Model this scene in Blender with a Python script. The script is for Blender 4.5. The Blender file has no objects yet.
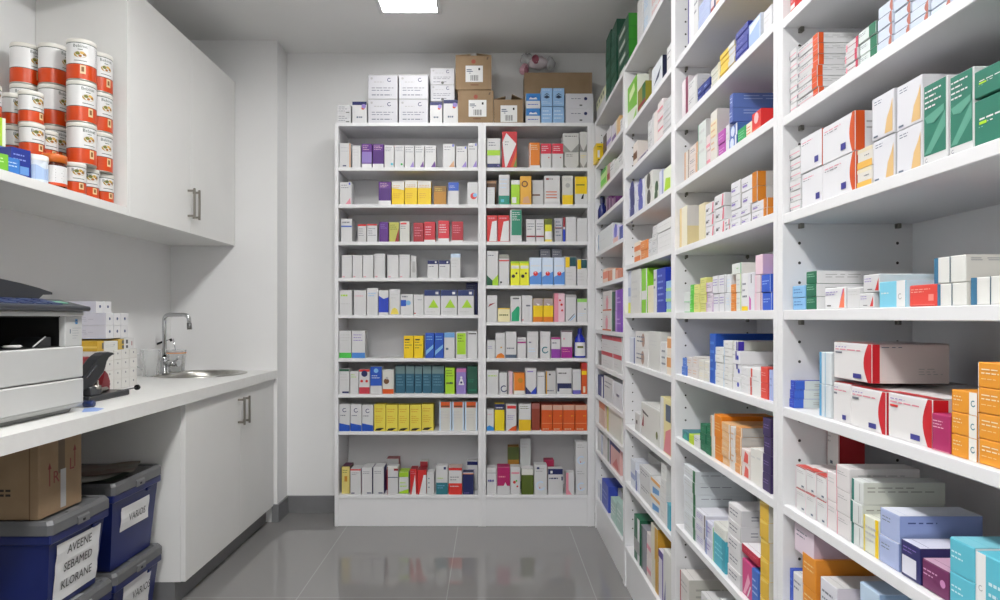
import bpy, math, random
from mathutils import Vector, Matrix
C = bpy.context.scene.collection
F = 666.0; CX = 491.0; CY = 318.0; H = 1.2      # focal length in pixels, vanishing point, camera height
random.seed(7)

# ------------------------------------------------------------------ materials
NAMED = dict(white='dcdcdd', offwhite='d9d8d2', cream='ddd2b4', grey='a8a8a8', lgrey='c4c4c4', dgrey='5a5a5a', black='161616',
    navy='16205a', blue='1f50b4', royal='2340b8', sky='7fb4dc', pale='c2d6ea', cyan='54b4c8', teal='2b7480', dteal='134a52',
    green='2a9a44', lime='a2cf28', bgreen='47b32c', dgreen='15573c', emerald='137a5e', olive='5c661c', yellow='ecc80e', pyel='e6d25a',
    mustard='d09a26', gold='b98018', orange='dd7d1e', dorange='cf5418', red='cc2a2a', dred='8e1c28', magenta='a02878', pink='dd8c9c',
    lpink='e2c0cc', purple='5c2a82', lilac='8c78bc', plum='50203e', brown='6a4424', rust='a8442a', indigo='3c3c8a', lav='8f9cc6',
    slate='566478', tan='cf9f78', dblue='112a66', kraft='9a7a54', text='707480')
def lin(h):
    h = NAMED.get(h, h)
    o = []
    for i in (0, 2, 4):
        c = int(h[i:i+2], 16)/255
        o.append(c/12.92 if c <= .04045 else ((c+.055)/1.055)**2.4)
    return (*o, 1)
MC = {}
def mat(col, rough=.45, metal=0, name=None, **k):
    key = (col, rough, metal, tuple(sorted(k.items())))
    if key in MC: return MC[key]
    m = bpy.data.materials.new(name or 'paint_'+col); m.use_nodes = True
    b = m.node_tree.nodes['Principled BSDF']
    b.inputs['Base Color'].default_value = lin(col); b.inputs['Roughness'].default_value = rough; b.inputs['Metallic'].default_value = metal
    for a, v in k.items(): b.inputs[a.replace('_', ' ')].default_value = v
    MC[key] = m
    return m
def noisy(name, c1, c2, scale, rough=.6, bump=0, detail=4):
    m = bpy.data.materials.new(name); m.use_nodes = True; nt = m.node_tree; b = nt.nodes['Principled BSDF']
    tc = nt.nodes.new('ShaderNodeTexCoord'); n = nt.nodes.new('ShaderNodeTexNoise'); r = nt.nodes.new('ShaderNodeValToRGB')
    n.inputs['Scale'].default_value = scale; n.inputs['Detail'].default_value = detail
    nt.links.new(tc.outputs['Object'], n.inputs['Vector']); nt.links.new(n.outputs['Fac'], r.inputs['Fac'])
    r.color_ramp.elements[0].position = .3; r.color_ramp.elements[1].position = .7
    r.color_ramp.elements[0].color = lin(c1); r.color_ramp.elements[1].color = lin(c2)
    nt.links.new(r.outputs['Color'], b.inputs['Base Color']); b.inputs['Roughness'].default_value = rough
    if bump:
        bp = nt.nodes.new('ShaderNodeBump'); bp.inputs['Strength'].default_value = bump; bp.inputs['Distance'].default_value = .002
        nt.links.new(n.outputs['Fac'], bp.inputs['Height']); nt.links.new(bp.outputs['Normal'], b.inputs['Normal'])
    return m
M_WALL = noisy('wall_paint', 'e6e6e6', 'e9e9e9', 3, .75, .04)
M_CEIL = noisy('ceiling_paint', 'e6e6e5', 'e9e9e8', 2, .85, .03)
M_LAM = noisy('white_laminate', 'dedee0', 'e1e1e3', 5, .42)
M_CAB = noisy('cabinet_laminate', 'e2e2e0', 'e5e5e3', 4, .5)
M_TOP = noisy('worktop_laminate', 'e2e2e0', 'e6e6e4', 30, .35)
M_BASE = noisy('skirting_grey', '6f6f70', '77777a', 8, .4)
M_KRAFT = noisy('kraft_cardboard', '8c7458', '967e62', 12, .8, .05)
M_BINB = noisy('blue_bin_plastic', '18235c', '1c2a6a', 5, .35)
M_BINL = noisy('grey_lid_plastic', '5e5f61', '67686a', 6, .4)
M_PRN = noisy('printer_plastic', 'c2c3c2', 'c6c7c6', 6, .45)
M_DRK = mat('26282c', .35, name='dark_plastic')
M_BLK = mat('0b0b0c', .5, name='black_plastic')
M_CHR = mat('c8cacc', .12, 1, name='chrome')
M_STL = noisy('brushed_steel', 'b4b2ac', 'c2c0ba', 40, .28); M_STL.node_tree.nodes['Principled BSDF'].inputs['Metallic'].default_value = 1
M_NIK = mat('9a968e', .3, 1, name='brushed_nickel')
M_PAP = noisy('label_paper', 'dcdcdc', 'e2e2e2', 9, .8)
M_GLASS = mat('eef0f0', .08, 0, 'clear_plastic', Alpha=.3)

def floor_mat():
    m = bpy.data.materials.new('grey_floor_tile'); m.use_nodes = True; nt = m.node_tree; b = nt.nodes['Principled BSDF']
    tc = nt.nodes.new('ShaderNodeTexCoord'); mp = nt.nodes.new('ShaderNodeMapping')
    mp.inputs['Location'].default_value = (.19, -.3, 0)
    br = nt.nodes.new('ShaderNodeTexBrick'); br.offset = 0; br.squash = 1
    br.inputs['Scale'].default_value = 1; br.inputs['Brick Width'].default_value = .64; br.inputs['Row Height'].default_value = 1.28
    br.inputs['Mortar Size'].default_value = .0022; br.inputs['Mortar Smooth'].default_value = 0; br.inputs['Bias'].default_value = 0
    br.inputs['Color1'].default_value = lin('7e7d7c'); br.inputs['Color2'].default_value = lin('807f7e'); br.inputs['Mortar'].default_value = lin('929291')
    nt.links.new(tc.outputs['Object'], mp.inputs['Vector']); nt.links.new(mp.outputs['Vector'], br.inputs['Vector'])
    nt.links.new(br.outputs['Color'], b.inputs['Base Color'])
    n = nt.nodes.new('ShaderNodeTexNoise'); n.inputs['Scale'].default_value = 3; n.inputs['Detail'].default_value = 2
    nt.links.new(tc.outputs['Object'], n.inputs['Vector'])
    bp = nt.nodes.new('ShaderNodeBump'); bp.inputs['Strength'].default_value = .03; bp.inputs['Distance'].default_value = .003
    nt.links.new(n.outputs['Fac'], bp.inputs['Height']); nt.links.new(bp.outputs['Normal'], b.inputs['Normal'])
    b.inputs['Roughness'].default_value = .035; b.inputs['IOR'].default_value = 1.62
    return m

# ------------------------------------------------------------------ mesh builder
class MB:
    def __init__(s): s.v = []; s.f = []; s.m = []; s.mats = []; s.sm = []
    def mi(s, m):
        if m not in s.mats: s.mats.append(m)
        return s.mats.index(m)
    def face(s, pts, m, smooth=False):
        i = len(s.v); s.v += [tuple(p) for p in pts]; s.f.append(tuple(range(i, i+len(pts)))); s.m.append(s.mi(m)); s.sm.append(smooth)
    def faces(s, verts, fs, m, smooth=False):
        i = len(s.v); s.v += [tuple(p) for p in verts]; k = s.mi(m)
        for f in fs: s.f.append(tuple(a+i for a in f)); s.m.append(k); s.sm.append(smooth)
    def box(s, x0, y0, z0, x1, y1, z1, m, b=0):
        if x1 < x0: x0, x1 = x1, x0
        if y1 < y0: y0, y1 = y1, y0
        if z1 < z0: z0, z1 = z1, z0
        b = min(b, (x1-x0)*.3, (y1-y0)*.3, (z1-z0)*.3)
        if b <= 0:
            v = [(x, y, z) for z in (z0, z1) for y in (y0, y1) for x in (x0, x1)]
            s.faces(v, [(0,2,3,1),(4,5,7,6),(0,1,5,4),(2,6,7,3),(0,4,6,2),(1,3,7,5)], m); return
        # chamfered box: 24 vertices
        X = (x0, x1); Y = (y0, y1); Z = (z0, z1); v = []; idx = {}
        for i in (0, 1):
            for j in (0, 1):
                for k in (0, 1):
                    dx = b if i == 0 else -b; dy = b if j == 0 else -b; dz = b if k == 0 else -b
                    idx[i,j,k,'x'] = len(v); v.append((X[i], Y[j]+dy, Z[k]+dz))
                    idx[i,j,k,'y'] = len(v); v.append((X[i]+dx, Y[j], Z[k]+dz))
                    idx[i,j,k,'z'] = len(v); v.append((X[i]+dx, Y[j]+dy, Z[k]))
        g = lambda *a: idx[a]
        f = [[g(0,0,0,'x'),g(0,0,1,'x'),g(0,1,1,'x'),g(0,1,0,'x')],[g(1,0,0,'x'),g(1,1,0,'x'),g(1,1,1,'x'),g(1,0,1,'x')],
             [g(0,0,0,'y'),g(1,0,0,'y'),g(1,0,1,'y'),g(0,0,1,'y')],[g(0,1,0,'y'),g(0,1,1,'y'),g(1,1,1,'y'),g(1,1,0,'y')],
             [g(0,0,0,'z'),g(0,1,0,'z'),g(1,1,0,'z'),g(1,0,0,'z')],[g(0,0,1,'z'),g(1,0,1,'z'),g(1,1,1,'z'),g(0,1,1,'z')]]
        for a in (0, 1):
            for c in (0, 1):
                e = [g(a,c,0,'x'),g(a,c,1,'x'),g(a,c,1,'y'),g(a,c,0,'y')]; f.append(e if (a+c) % 2 else e[::-1])
                e = [g(a,0,c,'x'),g(a,1,c,'x'),g(a,1,c,'z'),g(a,0,c,'z')]; f.append(e if (a+c) % 2 == 0 else e[::-1])
                e = [g(0,a,c,'y'),g(1,a,c,'y'),g(1,a,c,'z'),g(0,a,c,'z')]; f.append(e if (a+c) % 2 else e[::-1])
                for d in (0, 1):
                    e = [g(a,c,d,'x'),g(a,c,d,'y'),g(a,c,d,'z')]; f.append(e if (a+c+d) % 2 == 0 else e[::-1])
        s.faces(v, f, m)
    def lathe(s, prof, m, cx=0, cy=0, n=24, smooth=True, sx=1, sy=1):
        # prof: list of (r, z) or (r, z, mat) ; material of a ring = that of its upper end
        vs = []; 
        for p in prof:
            for k in range(n):
                a = 2*math.pi*k/n; vs.append((cx+p[0]*math.cos(a)*sx, cy+p[0]*math.sin(a)*sy, p[1]))
        i0 = len(s.v); s.v += vs
        for j in range(len(prof)-1):
            mm = prof[j+1][2] if len(prof[j+1]) > 2 else m; k_ = s.mi(mm)
            for k in range(n):
                a = i0+j*n+k; b = i0+j*n+(k+1) % n
                s.f.append((a, b, b+n, a+n)); s.m.append(k_); s.sm.append(smooth)
    def tube(s, pts, r, m, n=10, cap=True):
        pts = [Vector(p) for p in pts]; rr = r if isinstance(r, (list, tuple)) else [r]*len(pts)
        up = Vector((0, 0, 1)); i0 = len(s.v); k_ = s.mi(m); prev = None
        for i, p in enumerate(pts):
            d = (pts[min(i+1, len(pts)-1)]-pts[max(i-1, 0)]).normalized()
            if prev is None:
                a = d.cross(up); a = d.cross(Vector((1, 0, 0))) if a.length < .1 else a
            else: a = prev - d*prev.dot(d)
            a.normalize(); prev = a; b = d.cross(a)
            for k in range(n):
                t = 2*math.pi*k/n; q = p+(a*math.cos(t)+b*math.sin(t))*rr[i]; s.v.append(tuple(q))
        for j in range(len(pts)-1):
            for k in range(n):
                a = i0+j*n+k; b = i0+j*n+(k+1) % n; s.f.append((a, a+n, b+n, b)); s.m.append(k_); s.sm.append(True)
        if cap:
            s.f.append(tuple(i0+k for k in range(n))); s.m.append(k_); s.sm.append(False)
            e = i0+(len(pts)-1)*n; s.f.append(tuple(e+k for k in reversed(range(n)))); s.m.append(k_); s.sm.append(False)
    def prism(s, poly, ax, a0, a1, m):
        # poly: 2D points; extruded along axis ax ('x','y','z') from a0 to a1
        def P(p, a): return {'x': (a, p[0], p[1]), 'y': (p[0], a, p[1]), 'z': (p[0], p[1], a)}[ax]
        n = len(poly); v = [P(p, a0) for p in poly]+[P(p, a1) for p in poly]
        f = [tuple(range(n)), tuple(reversed(range(n, 2*n)))]+[(i, (i+1) % n+0, (i+1) % n+n, i+n) for i in range(n)]
        s.faces(v, f, m)
    def mesh(s, name):
        me = bpy.data.meshes.new(name); me.from_pydata(s.v, [], s.f)
        for m in s.mats: me.materials.append(m)
        me.polygons.foreach_set('material_index', s.m); me.polygons.foreach_set('use_smooth', s.sm); me.update()
        return me
    def build(s, name, parent=None, loc=(0, 0, 0), rz=0, local=False):
        me = s.mesh(name); o = bpy.data.objects.new(name, me); C.objects.link(o); o.location = loc; o.rotation_euler = (0, 0, rz)
        if parent:
            o.parent = parent
            if not local: # vertices were given in world coordinates: shift to the parent's frame
                q = root_loc(parent); me.transform(Matrix.Translation(-q))
        return o
def root_loc(p):
    q = Vector(p.location)
    while p.parent: p = p.parent; q += Vector(p.location)
    return q
def empty(name, loc, label, cat, group=None, rz=0):
    o = bpy.data.objects.new(name, None); C.objects.link(o); o.location = loc; o.rotation_euler = (0, 0, rz); o.empty_display_size = .05
    return tag(o, label, cat, group)
def tag(o, label, cat, group=None):
    n = len(label.split())
    if not 4 <= n <= 16: print('LABEL LENGTH', n, label)
    o['label'] = label; o['category'] = cat
    if group: o['group'] = group
    return o
def struct(name, mb):
    o = mb.build(name); o['kind'] = 'structure'; return o
def recalc(o):
    import bmesh
    b = bmesh.new(); b.from_mesh(o.data); bmesh.ops.recalc_face_normals(b, faces=b.faces); b.to_mesh(o.data); b.free(); return o

FONTM = {}
def text_verts(txt):
    # glyph outlines as filled polygons, normalised to cap height 1, origin at left baseline
    if txt in FONTM: return FONTM[txt]
    cu = bpy.data.curves.new('t', 'FONT'); cu.body = txt; cu.size = 1; cu.resolution_u = 2
    ob = bpy.data.objects.new('t', cu); C.objects.link(ob); bpy.context.view_layer.update()
    dg = bpy.context.evaluated_depsgraph_get(); me = ob.evaluated_get(dg).to_mesh()
    v = [(p.co.x, p.co.y) for p in me.vertices]; f = [tuple(p.vertices) for p in me.polygons]
    ob.evaluated_get(dg).to_mesh_clear(); bpy.data.objects.remove(ob); bpy.data.curves.remove(cu)
    x0 = min(a for a, b in v); x1 = max(a for a, b in v); h = max(b for a, b in v)
    v = [((a-x0)/(x1-x0), b/h) for a, b in v]; FONTM[txt] = (v, f, (x1-x0)/h); return FONTM[txt]

# ------------------------------------------------------------------ cartons
def face_map(f, w, d, h, e):
    if f == 'F': return lambda u, v: (-w/2+u*w, -e, v*h)
    if f == 'S': return lambda u, v: (w/2+e, u*d, v*h)
    if f == 'L': return lambda u, v: (-w/2-e, d-u*d, v*h)
    if f == 'T': return lambda u, v: (-w/2+u*w, v*d, h+e)
def carton_mesh(style, w, d, h):
    toks = [t.strip() for t in style.split(';') if t.strip()]
    mb = MB(); base = toks[0].split()[0]
    hx_ = NAMED.get(base, base); ch = [int(hx_[i:i+2], 16) for i in (0, 2, 4)]
    if min(ch) > 0xd0: base = '%02x%02x%02x' % tuple(int(c_*.945) for c_ in ch)      # matt white card, a little greyer than the shelves
    bm = mat(base, .42)
    mb.box(-w/2, 0, 0, w/2, d, h, bm, min(.0012, w*.04))
    # tuck flap seam on the top and a glued seam on the sides
    seam = mat('9c9c9c' if min(ch) > 0xc0 else base, .7)
    T = face_map('T', w, d, h, .0003); 
    mb.face([T(.06, .1), T(.94, .1), T(.94, .1+.0008/d), T(.06, .1+.0008/d)], seam)
    rnd = random.Random(hash_(style)); lay = {'F': 0, 'S': 0, 'L': 0, 'T': 0}
    for t in toks[1:]:
        faces = ['F']
        if t[0] in 'STA' and len(t) > 1 and t[1] == '.':
            faces = {'S': ['S', 'L'], 'T': ['T'], 'A': ['F', 'S', 'L']}[t[0]]; t = t[2:]
        a = t.split(':'); k = a[0]; c = a[1]; p = [float(x) for x in a[2:]]
        for fc in faces:
            lay[fc] += 1; P = face_map(fc, w, d, h, .0003*lay[fc])
            fw = w if fc in 'FT' else d; fh = h if fc != 'T' else d; m = mat(c, .42)
            def rect(u0, v0, u1, v1, mm=m): mb.face([P(u0, v0), P(u1, v0), P(u1, v1), P(u0, v1)], mm)
            if k == 'b': rect(.004, .004, .996, p[0])
            elif k == 't': rect(.004, 1-p[0], .996, .996)
            elif k == 'm': rect(.004, p[0], .996, p[1])
            elif k == 'l': rect(.004, .004, p[0], .996)
            elif k == 'r': rect(1-p[0], .004, .996, .996)
            elif k == 'rc':   # band with a curved inner edge
                n = 8; pts = [P(.996, .004), P(.996, .996)]
                for i in range(n+1):
                    v = .996-i*.992/n; pts.append(P(1-p[0]*(.45+.55*math.sin(math.pi*v)), v))
                mb.face(pts, m)
            elif k == 'fill': rect(.004, .004, .996, .996)
            elif k == 'q': rect(*p)
            elif k == 'p': mb.face([P(p[i], p[i+1]) for i in range(0, len(p), 2)], m)
            elif k == 'o':
                r = p[2]; mb.face([P(p[0]+r*math.cos(x*.5236), p[1]+r*fw/fh*math.sin(x*.5236)) for x in range(12)], m)
            elif k == 'ring':
                r = p[2]; n = 14
                for x in range(n-3):
                    a0 = .9+x*2*math.pi/n; a1 = a0+2*math.pi/n
                    q = lambda a_, r_: P(p[0]+r_*math.cos(a_), p[1]+r_*fw/fh*math.sin(a_))
                    mb.face([q(a0, r*.68), q(a0, r), q(a1, r), q(a1, r*.68)], m)
            elif k == 'x':    # lines of illegible print: n, v0, v1, [u0, u1]
                n = int(p[0]); v0, v1 = p[1], p[2]; u0, u1 = (p[3], p[4]) if len(p) > 3 else (.12, .88)
                for i in range(n):
                    vc = v1-(i+.5)*(v1-v0)/n; hh = (v1-v0)/n*(.3 if n > 1 else .5); u = u0
                    end = u0+(u1-u0)*rnd.uniform(.55, 1)
                    while u < end:
                        wl = rnd.uniform(.1, .3)*(u1-u0); rect(u, vc-hh/2, min(u+wl, end), vc+hh/2); u += wl+.035
    return mb.mesh('carton')
def hash_(s):
    r = 7
    for ch in s: r = (r*131+ord(ch)) % 1000003
    return r
CM = {}
def carton(style, w, d, h, loc, rz, name=None):
    name = name or ('upright_carton' if h > w*1.1 else 'flat_carton')
    key = (style, round(w, 3), round(d, 3), round(h, 3))
    if key not in CM: CM[key] = carton_mesh(style, w, d, h)
    o = bpy.data.objects.new(name, CM[key]); C.objects.link(o); o.location = loc; o.rotation_euler = (0, 0, rz); return o
ORD = ['zeroth', 'first', 'second', 'third', 'fourth', 'fifth', 'sixth', 'seventh', 'eighth', 'ninth', 'tenth', 'eleventh', 'twelfth',
       'thirteenth', 'fourteenth', 'fifteenth', 'sixteenth']

# ================================================================== SETTING
XL = -1.885; XR = .905; YB = 4.11; YF = -2.3; ZC = 2.835; YP = 3.92; XP = -1.258
def wall(name, a, m=M_WALL):
    mb = MB(); mb.box(*a, m); return struct(name, mb)
mb = MB(); mb.box(XL-.1, YF-.1, -.1, XR+.1, YB+.1, 0, floor_mat()); struct('floor', mb)
wall('ceiling', (XL-.1, YF-.1, ZC, XR+.1, YB+.1, ZC+.1), M_CEIL)
wall('wall_left', (XL-.1, YF, 0, XL, YP, ZC)); wall('wall_right', (XR, YF, 0, XR+.1, YB, ZC))
wall('wall_back', (XP, YB, 0, XR, YB+.1, ZC)); wall('wall_front', (XL-.1, YF-.1, 0, XR+.1, YF, ZC))
wall('wall_corner', (XL-.1, YP, 0, XP, YB+.1, ZC))
mb = MB(); mb.box(XP+.001, YB-.012, 0, -.91, YB, .105, M_BASE, .001); struct('baseboard_back', mb)
mb = MB(); mb.box(XP, YP-.012, 0, XP+.012, YB-.012, .105, M_BASE, .001); mb.box(XP-.03, YP-.012, 0, XP, YP-.0005, .105, M_BASE, .001); struct('baseboard_corner', mb)
mb = MB(); mb.box(XL, YF, 0, XL+.012, .2, .105, M_BASE, .001); struct('baseboard_left', mb)
# door behind the camera in the front wall
mb = MB()
mb.box(-.95, YF, 0, -.05, YF+.03, 2.05, M_CAB, .003); mb.box(-1.02, YF, 0, -.95, YF+.045, 2.12, M_LAM, .002); mb.box(-.05, YF, 0, .02, YF+.045, 2.12, M_LAM, .002); mb.box(-.95, YF, 2.05, -.05, YF+.045, 2.12, M_LAM, .002)
struct('door_1', mb)

# ceiling lamps
def emis(name, c, s):
    m = bpy.data.materials.new(name); m.use_nodes = True; b = m.node_tree.nodes['Principled BSDF']
    b.inputs['Emission Color'].default_value = lin(c); b.inputs['Emission Strength'].default_value = s; b.inputs['Base Color'].default_value = lin('eeeeee'); return m
for i, yc in enumerate((3.39, 1.95, .45, -1.1)):
    x0, x1, y0, y1 = -.572, -.284, yc-.146, yc+.146
    t = empty('ceiling_lamp', ((x0+x1)/2, yc, ZC), ['square recessed ceiling lamp closest to the back wall', 'square ceiling lamp second from the back wall',
        'square ceiling lamp third from the back wall', 'square ceiling lamp farthest from the back wall, near the door'][i], 'ceiling light', 'square ceiling lamps in a row')
    mb = MB(); w = .022
    for a in ((x0-w, y0-w, x1+w, y0), (x0-w, y1, x1+w, y1+w), (x0-w, y0, x0, y1), (x1, y0, x1+w, y1)): mb.box(a[0], a[1], ZC-.014, a[2], a[3], ZC, mat('d8d8d8', .5), .002)
    mb.build('lamp_frame', t)
    mb = MB(); mb.box(x0, y0, ZC-.008, x1, y1, ZC, emis('lamp_diffuser', 'fffefc', (12, 58, 56, 84)[i])); mb.build('diffuser', t)

# ================================================================== BOOKCASES
def bookcase(label, mapf, u1, dep, top, tops, T=.022, base=.181, holes=False, th=.02):
    # mapf(u0,v0,u1,v1) -> world x0,y0,x1,y1 ; u along the front, v into the depth
    a = mapf(0, 0, u1, dep); ex = ((a[0]+a[2])/2, (a[1]+a[3])/2, 0)
    t = empty('bookcase', ex, label, 'bookcase', 'white bookcases full of medicine cartons')
    def bx(name, u0, v0, z0, u_1, v1, z1, par=t, m=M_LAM, b=.0012):
        mb = MB(); q = mapf(u0, v0, u_1, v1); mb.box(q[0], q[1], z0, q[2], q[3], z1, m, b); return mb.build(name, par)
    for k in (0, 1):
        mb = MB(); ua = 0 if k == 0 else u1-T; q = mapf(ua, 0, ua+T, dep); mb.box(q[0], q[1], 0, q[2], q[3], top, M_LAM, .0012)
        hm = mat('3a3836', .6)
        side = T+.0004 if k == 0 else u1-T-.0004
        z = .26
        while z < top-.06:
            for v in (.035, dep-.034):
                if mapf is back_map: 
                    pass
                pts = []
                for j in range(8):
                    an = j*math.pi/4; q = mapf(side, v+.0032*math.cos(an), side, v+.0032*math.cos(an)); pts.append((q[0], q[1], z+.0032*math.sin(an)))
                mb.face(pts, hm)
            z += .0405
        mb.build('side_panel', t)
    bx('back_panel', T, dep-.004, .03, u1-T, dep, top-.02)
    bx('top_panel', T, 0, top-th, u1-T, dep-.004, top)
    bx('plinth', T, .006, 0, u1-T, .024, base-th)
    for z in tops:
        s_ = bx('shelf', T, .002, z-th, u1-T, dep-.004, z)
        if z > base+.01 and holes:
            for (u, v) in ((T+.006, .036), (T+.006, dep-.036)):
                p = bx('shelf_pin', u-.006, v-.004, z-th-.010, u+.006, v+.004, z-th, s_, mat('8a8880', .3, 1), .001)
    return t
Zf = 3.833
def back_map_for(x0): return lambda u0, v0, u1, v1: (x0+u0, Zf+v0, x0+u1, Zf+v1)
back_map = None
def pz(y, Y): return H+(CY-y)*Y/F
PB = lambda ys: [pz(y, Zf) for y in ys]
LBT = PB([167.2, 204.2, 241.6, 277.8, 314.8, 358.3, 394.2, 431.6, 495.2])
RBT = PB([167.4, 204.3, 241.5, 285.3, 322, 358.2, 394.4, 431.2, 495.2])
TOPZ = pz(122.6, Zf)
LX0 = (334.5-CX)*Zf/F; LX1 = (482-CX)*Zf/F; RX1 = (591.5-CX)*Zf/F
bookcase('tall white bookcase against the back wall, wider left one of two', back_map_for(LX0), LX1-LX0, .27, TOPZ, LBT)
rb_ = bookcase('tall white bookcase against the back wall, narrower right one of two', back_map_for(LX1+.0008), RX1-LX1-.0008, .27, TOPZ, RBT)
mb = MB(); mb.box(RX1+.0002, Zf+.004, 0, .5975, Zf+.022, TOPZ, M_LAM, .0008); mb.build('filler_strip', rb_)
XF = .598; DEP = .27
BAY = [3.832]+[XF*F/d for d in (132.8, 181.9, 286.6)]+[.584]
def right_map_for(y0): return lambda u0, v0, u1, v1: (XF+v0, y0-u1, XF+v1, y0-u0)
BB = [ # shelf undersides per bay, top down
    [2.051, 1.883, 1.733, 1.547, 1.368, 1.113, .916, .743, .586, .43],
    [2.02, 1.82, 1.616, 1.413, 1.2, .985, .705, .452],
    [2.014, 1.809, 1.607, 1.404, 1.197, .999, .795, .51],
    [1.992, 1.794, 1.593, 1.393, 1.196, .998, .798, .598, .40]]
BTOPS = [[b+.02 for b in r]+[.181] for r in BB]
BL = ['tall white bookcase on the right side, in the corner by the back wall', 'tall white bookcase on the right side, second from the back corner',
      'tall white bookcase on the right side, third from the back corner', 'tall white bookcase on the right side, nearest the camera and cut by frame']
for i in range(4):
    bookcase(BL[i], right_map_for(BAY[i]-(.0008 if i else 0)), BAY[i]-BAY[i+1]-(.0008 if i else 0), DEP, 2.322, BTOPS[i], holes=True)

# ---------------- cartons on the two back bookcases
def clampz(zb, zt, tops, th, top, look):
    if tops is None: return zt
    up = min([t-th for t in list(tops)+[top] if t-th > zb+.01])-.0035
    if zt > up+.012: print('CLAMP', look, round(zt-up, 3))
    return min(zt, up)
def brow(unit, row, shelf_z, o, s, items, d0=.075):
    """unit: words for the bookcase; items: (x0, x1, ytop, style, look[, opts]) in zoomed pixels"""
    n = 0; zones = {}
    for it in sorted(items, key=lambda a: (a[0]+a[1])/2):
        x0, x1, yt, style, look = it[:5]; op = it[5] if len(it) > 5 else {}
        n += 1; st = op.get('set', .012); Y = Zf+st; nn = op.get('n', 1)
        X0 = (o[0]+x0/s-CX)*Y/F; X1 = (o[0]+x1/s-CX)*Y/F
        zb = pz(o[1]+op['zb']/s, Y)+.0006 if 'zb' in op else shelf_z+.0004
        zt = pz(o[1]+yt/s, Y); zt = clampz(zb, zt, (LBT if unit[0] == 'l' else RBT) if row != 'top' else None, .020, TOPZ, look); h = (zt-zb)/nn; d = op.get('d', d0)
        if row != 'top':
            ul, ur = (LX0+.0235, LX1-.0235) if unit[0] == 'l' else (LX1+.0245, RX1-.0235)
            X0 = max(X0, ul); X1 = min(X1, ur)
        w = X1-X0-.002; lx = (X0+X1)/2
        if st == .012: w = min(w, X1-X0-.0015)
        jit = random.uniform(-.006, .006)*(op.get('j', 1))
        for k in range(nn):
            c = carton(style, w, d, h-.0006, (lx, Y, zb+k*h), jit if nn == 1 else jit*.6, op.get('name'))
            up = '' if nn == 1 else ('lower ' if k == 0 else 'upper ')
            place = ('%s from left, %s shelf, %s' % (ORD[n], row, unit)) if row != 'top' else ('%s from left, on top of %s' % (ORD[n], unit))
            tag(c, up+look+', '+place, op.get('cat', 'carton'), 'cartons on the %s of the %s' % (row+' shelf' if row != 'top' else 'top', unit))
LU = 'left back bookcase'; RU = 'right back bookcase'
o = (330, 120); s = 6.25
def tri(c): return 'white;x:text:2:.7:.92:.12:.8;q:royal:.78:.88:.9:.98;p:%s:.5:.02:.95:.02:.9:.3' % c
wt = lambda c: 'white;x:text:3:.66:.95;p:%s:.55:.02:.97:.02:.9:.3;S.x:text:2:.5:.8' % c
brow(LU, 'first', LBT[0], o, s, [
 (58, 130, 145, 'white;r:tan:.12;q:navy:.3:.05:.6:.1;x:c0c0c4:2:.6:.9', 'white carton with tan side'),
 (138, 192, 160, 'white;x:lgrey:3:.5:.9', 'plain narrow white carton'),
 (197, 262, 148, 'purple;m:lilac:.2:.66;b:white:.16;x:lpink:3:.72:.95', 'purple and mauve carton'),
 (266, 336, 150, 'purple;m:4a1c72:.2:.7;b:white:.16;x:lpink:3:.74:.95', 'dark purple carton, white foot'),
 (339, 400, 158, 'white;x:text:3:.72:.95;o:cyan:.8:.16:.14', 'white carton with cyan drop'),
 (402, 464, 158, 'white;x:text:3:.72:.95;o:green:.75:.15:.12', 'white carton with green drop'),
 (466, 528, 158, wt('lilac'), 'white carton with lilac wedge'), (530, 590, 158, wt('purple'), 'white carton with violet wedge'),
 (592, 664, 158, wt('purple'), 'wider white carton, violet wedge'),
 (705, 782, 148, tri('tan'), 'white carton with tan wedge'), (788, 858, 163, tri('lilac'), 'low white carton, lilac wedge'),
 (862, 922, 143, tri('lilac'), 'white carton, blue corner mark')])
brow(LU, 'second', LBT[1], o, s, [
 (60, 135, 388, tri('pink'), 'white carton with pink wedge'),
 (303, 382, 385, 'purple;m:4a1c72:.2:.7;b:white:.17;x:lpink:3:.74:.95', 'purple carton, white foot'),
 (385, 465, 383, 'yellow;t:offwhite:.3;p:offwhite:0:.7:1:.7:1:.62:.3:.7;x:mustard:2:.7:.85;x:mustard:3:.25:.5', 'yellow carton, cream top'),
 (467, 545, 377, 'yellow;t:offwhite:.3;x:mustard:2:.7:.85;x:mustard:3:.25:.5', 'taller yellow carton, cream top'),
 (547, 632, 380, 'yellow;t:offwhite:.3;x:mustard:2:.7:.85;x:mustard:3:.25:.5', 'wider yellow carton, cream top'),
 (648, 726, 412, 'gold;t:8a6420:.3;x:pyel:2:.72:.9', 'golden brown carton'),
 (738, 806, 388, 'white;t:blue:.38;x:white:2:.74:.86', 'white carton with blue cap band'),
 (858, 925, 388, 'white;o:red:.6:.38:.32;o:sky:.72:.42:.2', 'white carton with red ball')])
o = (330, 205)
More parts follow.
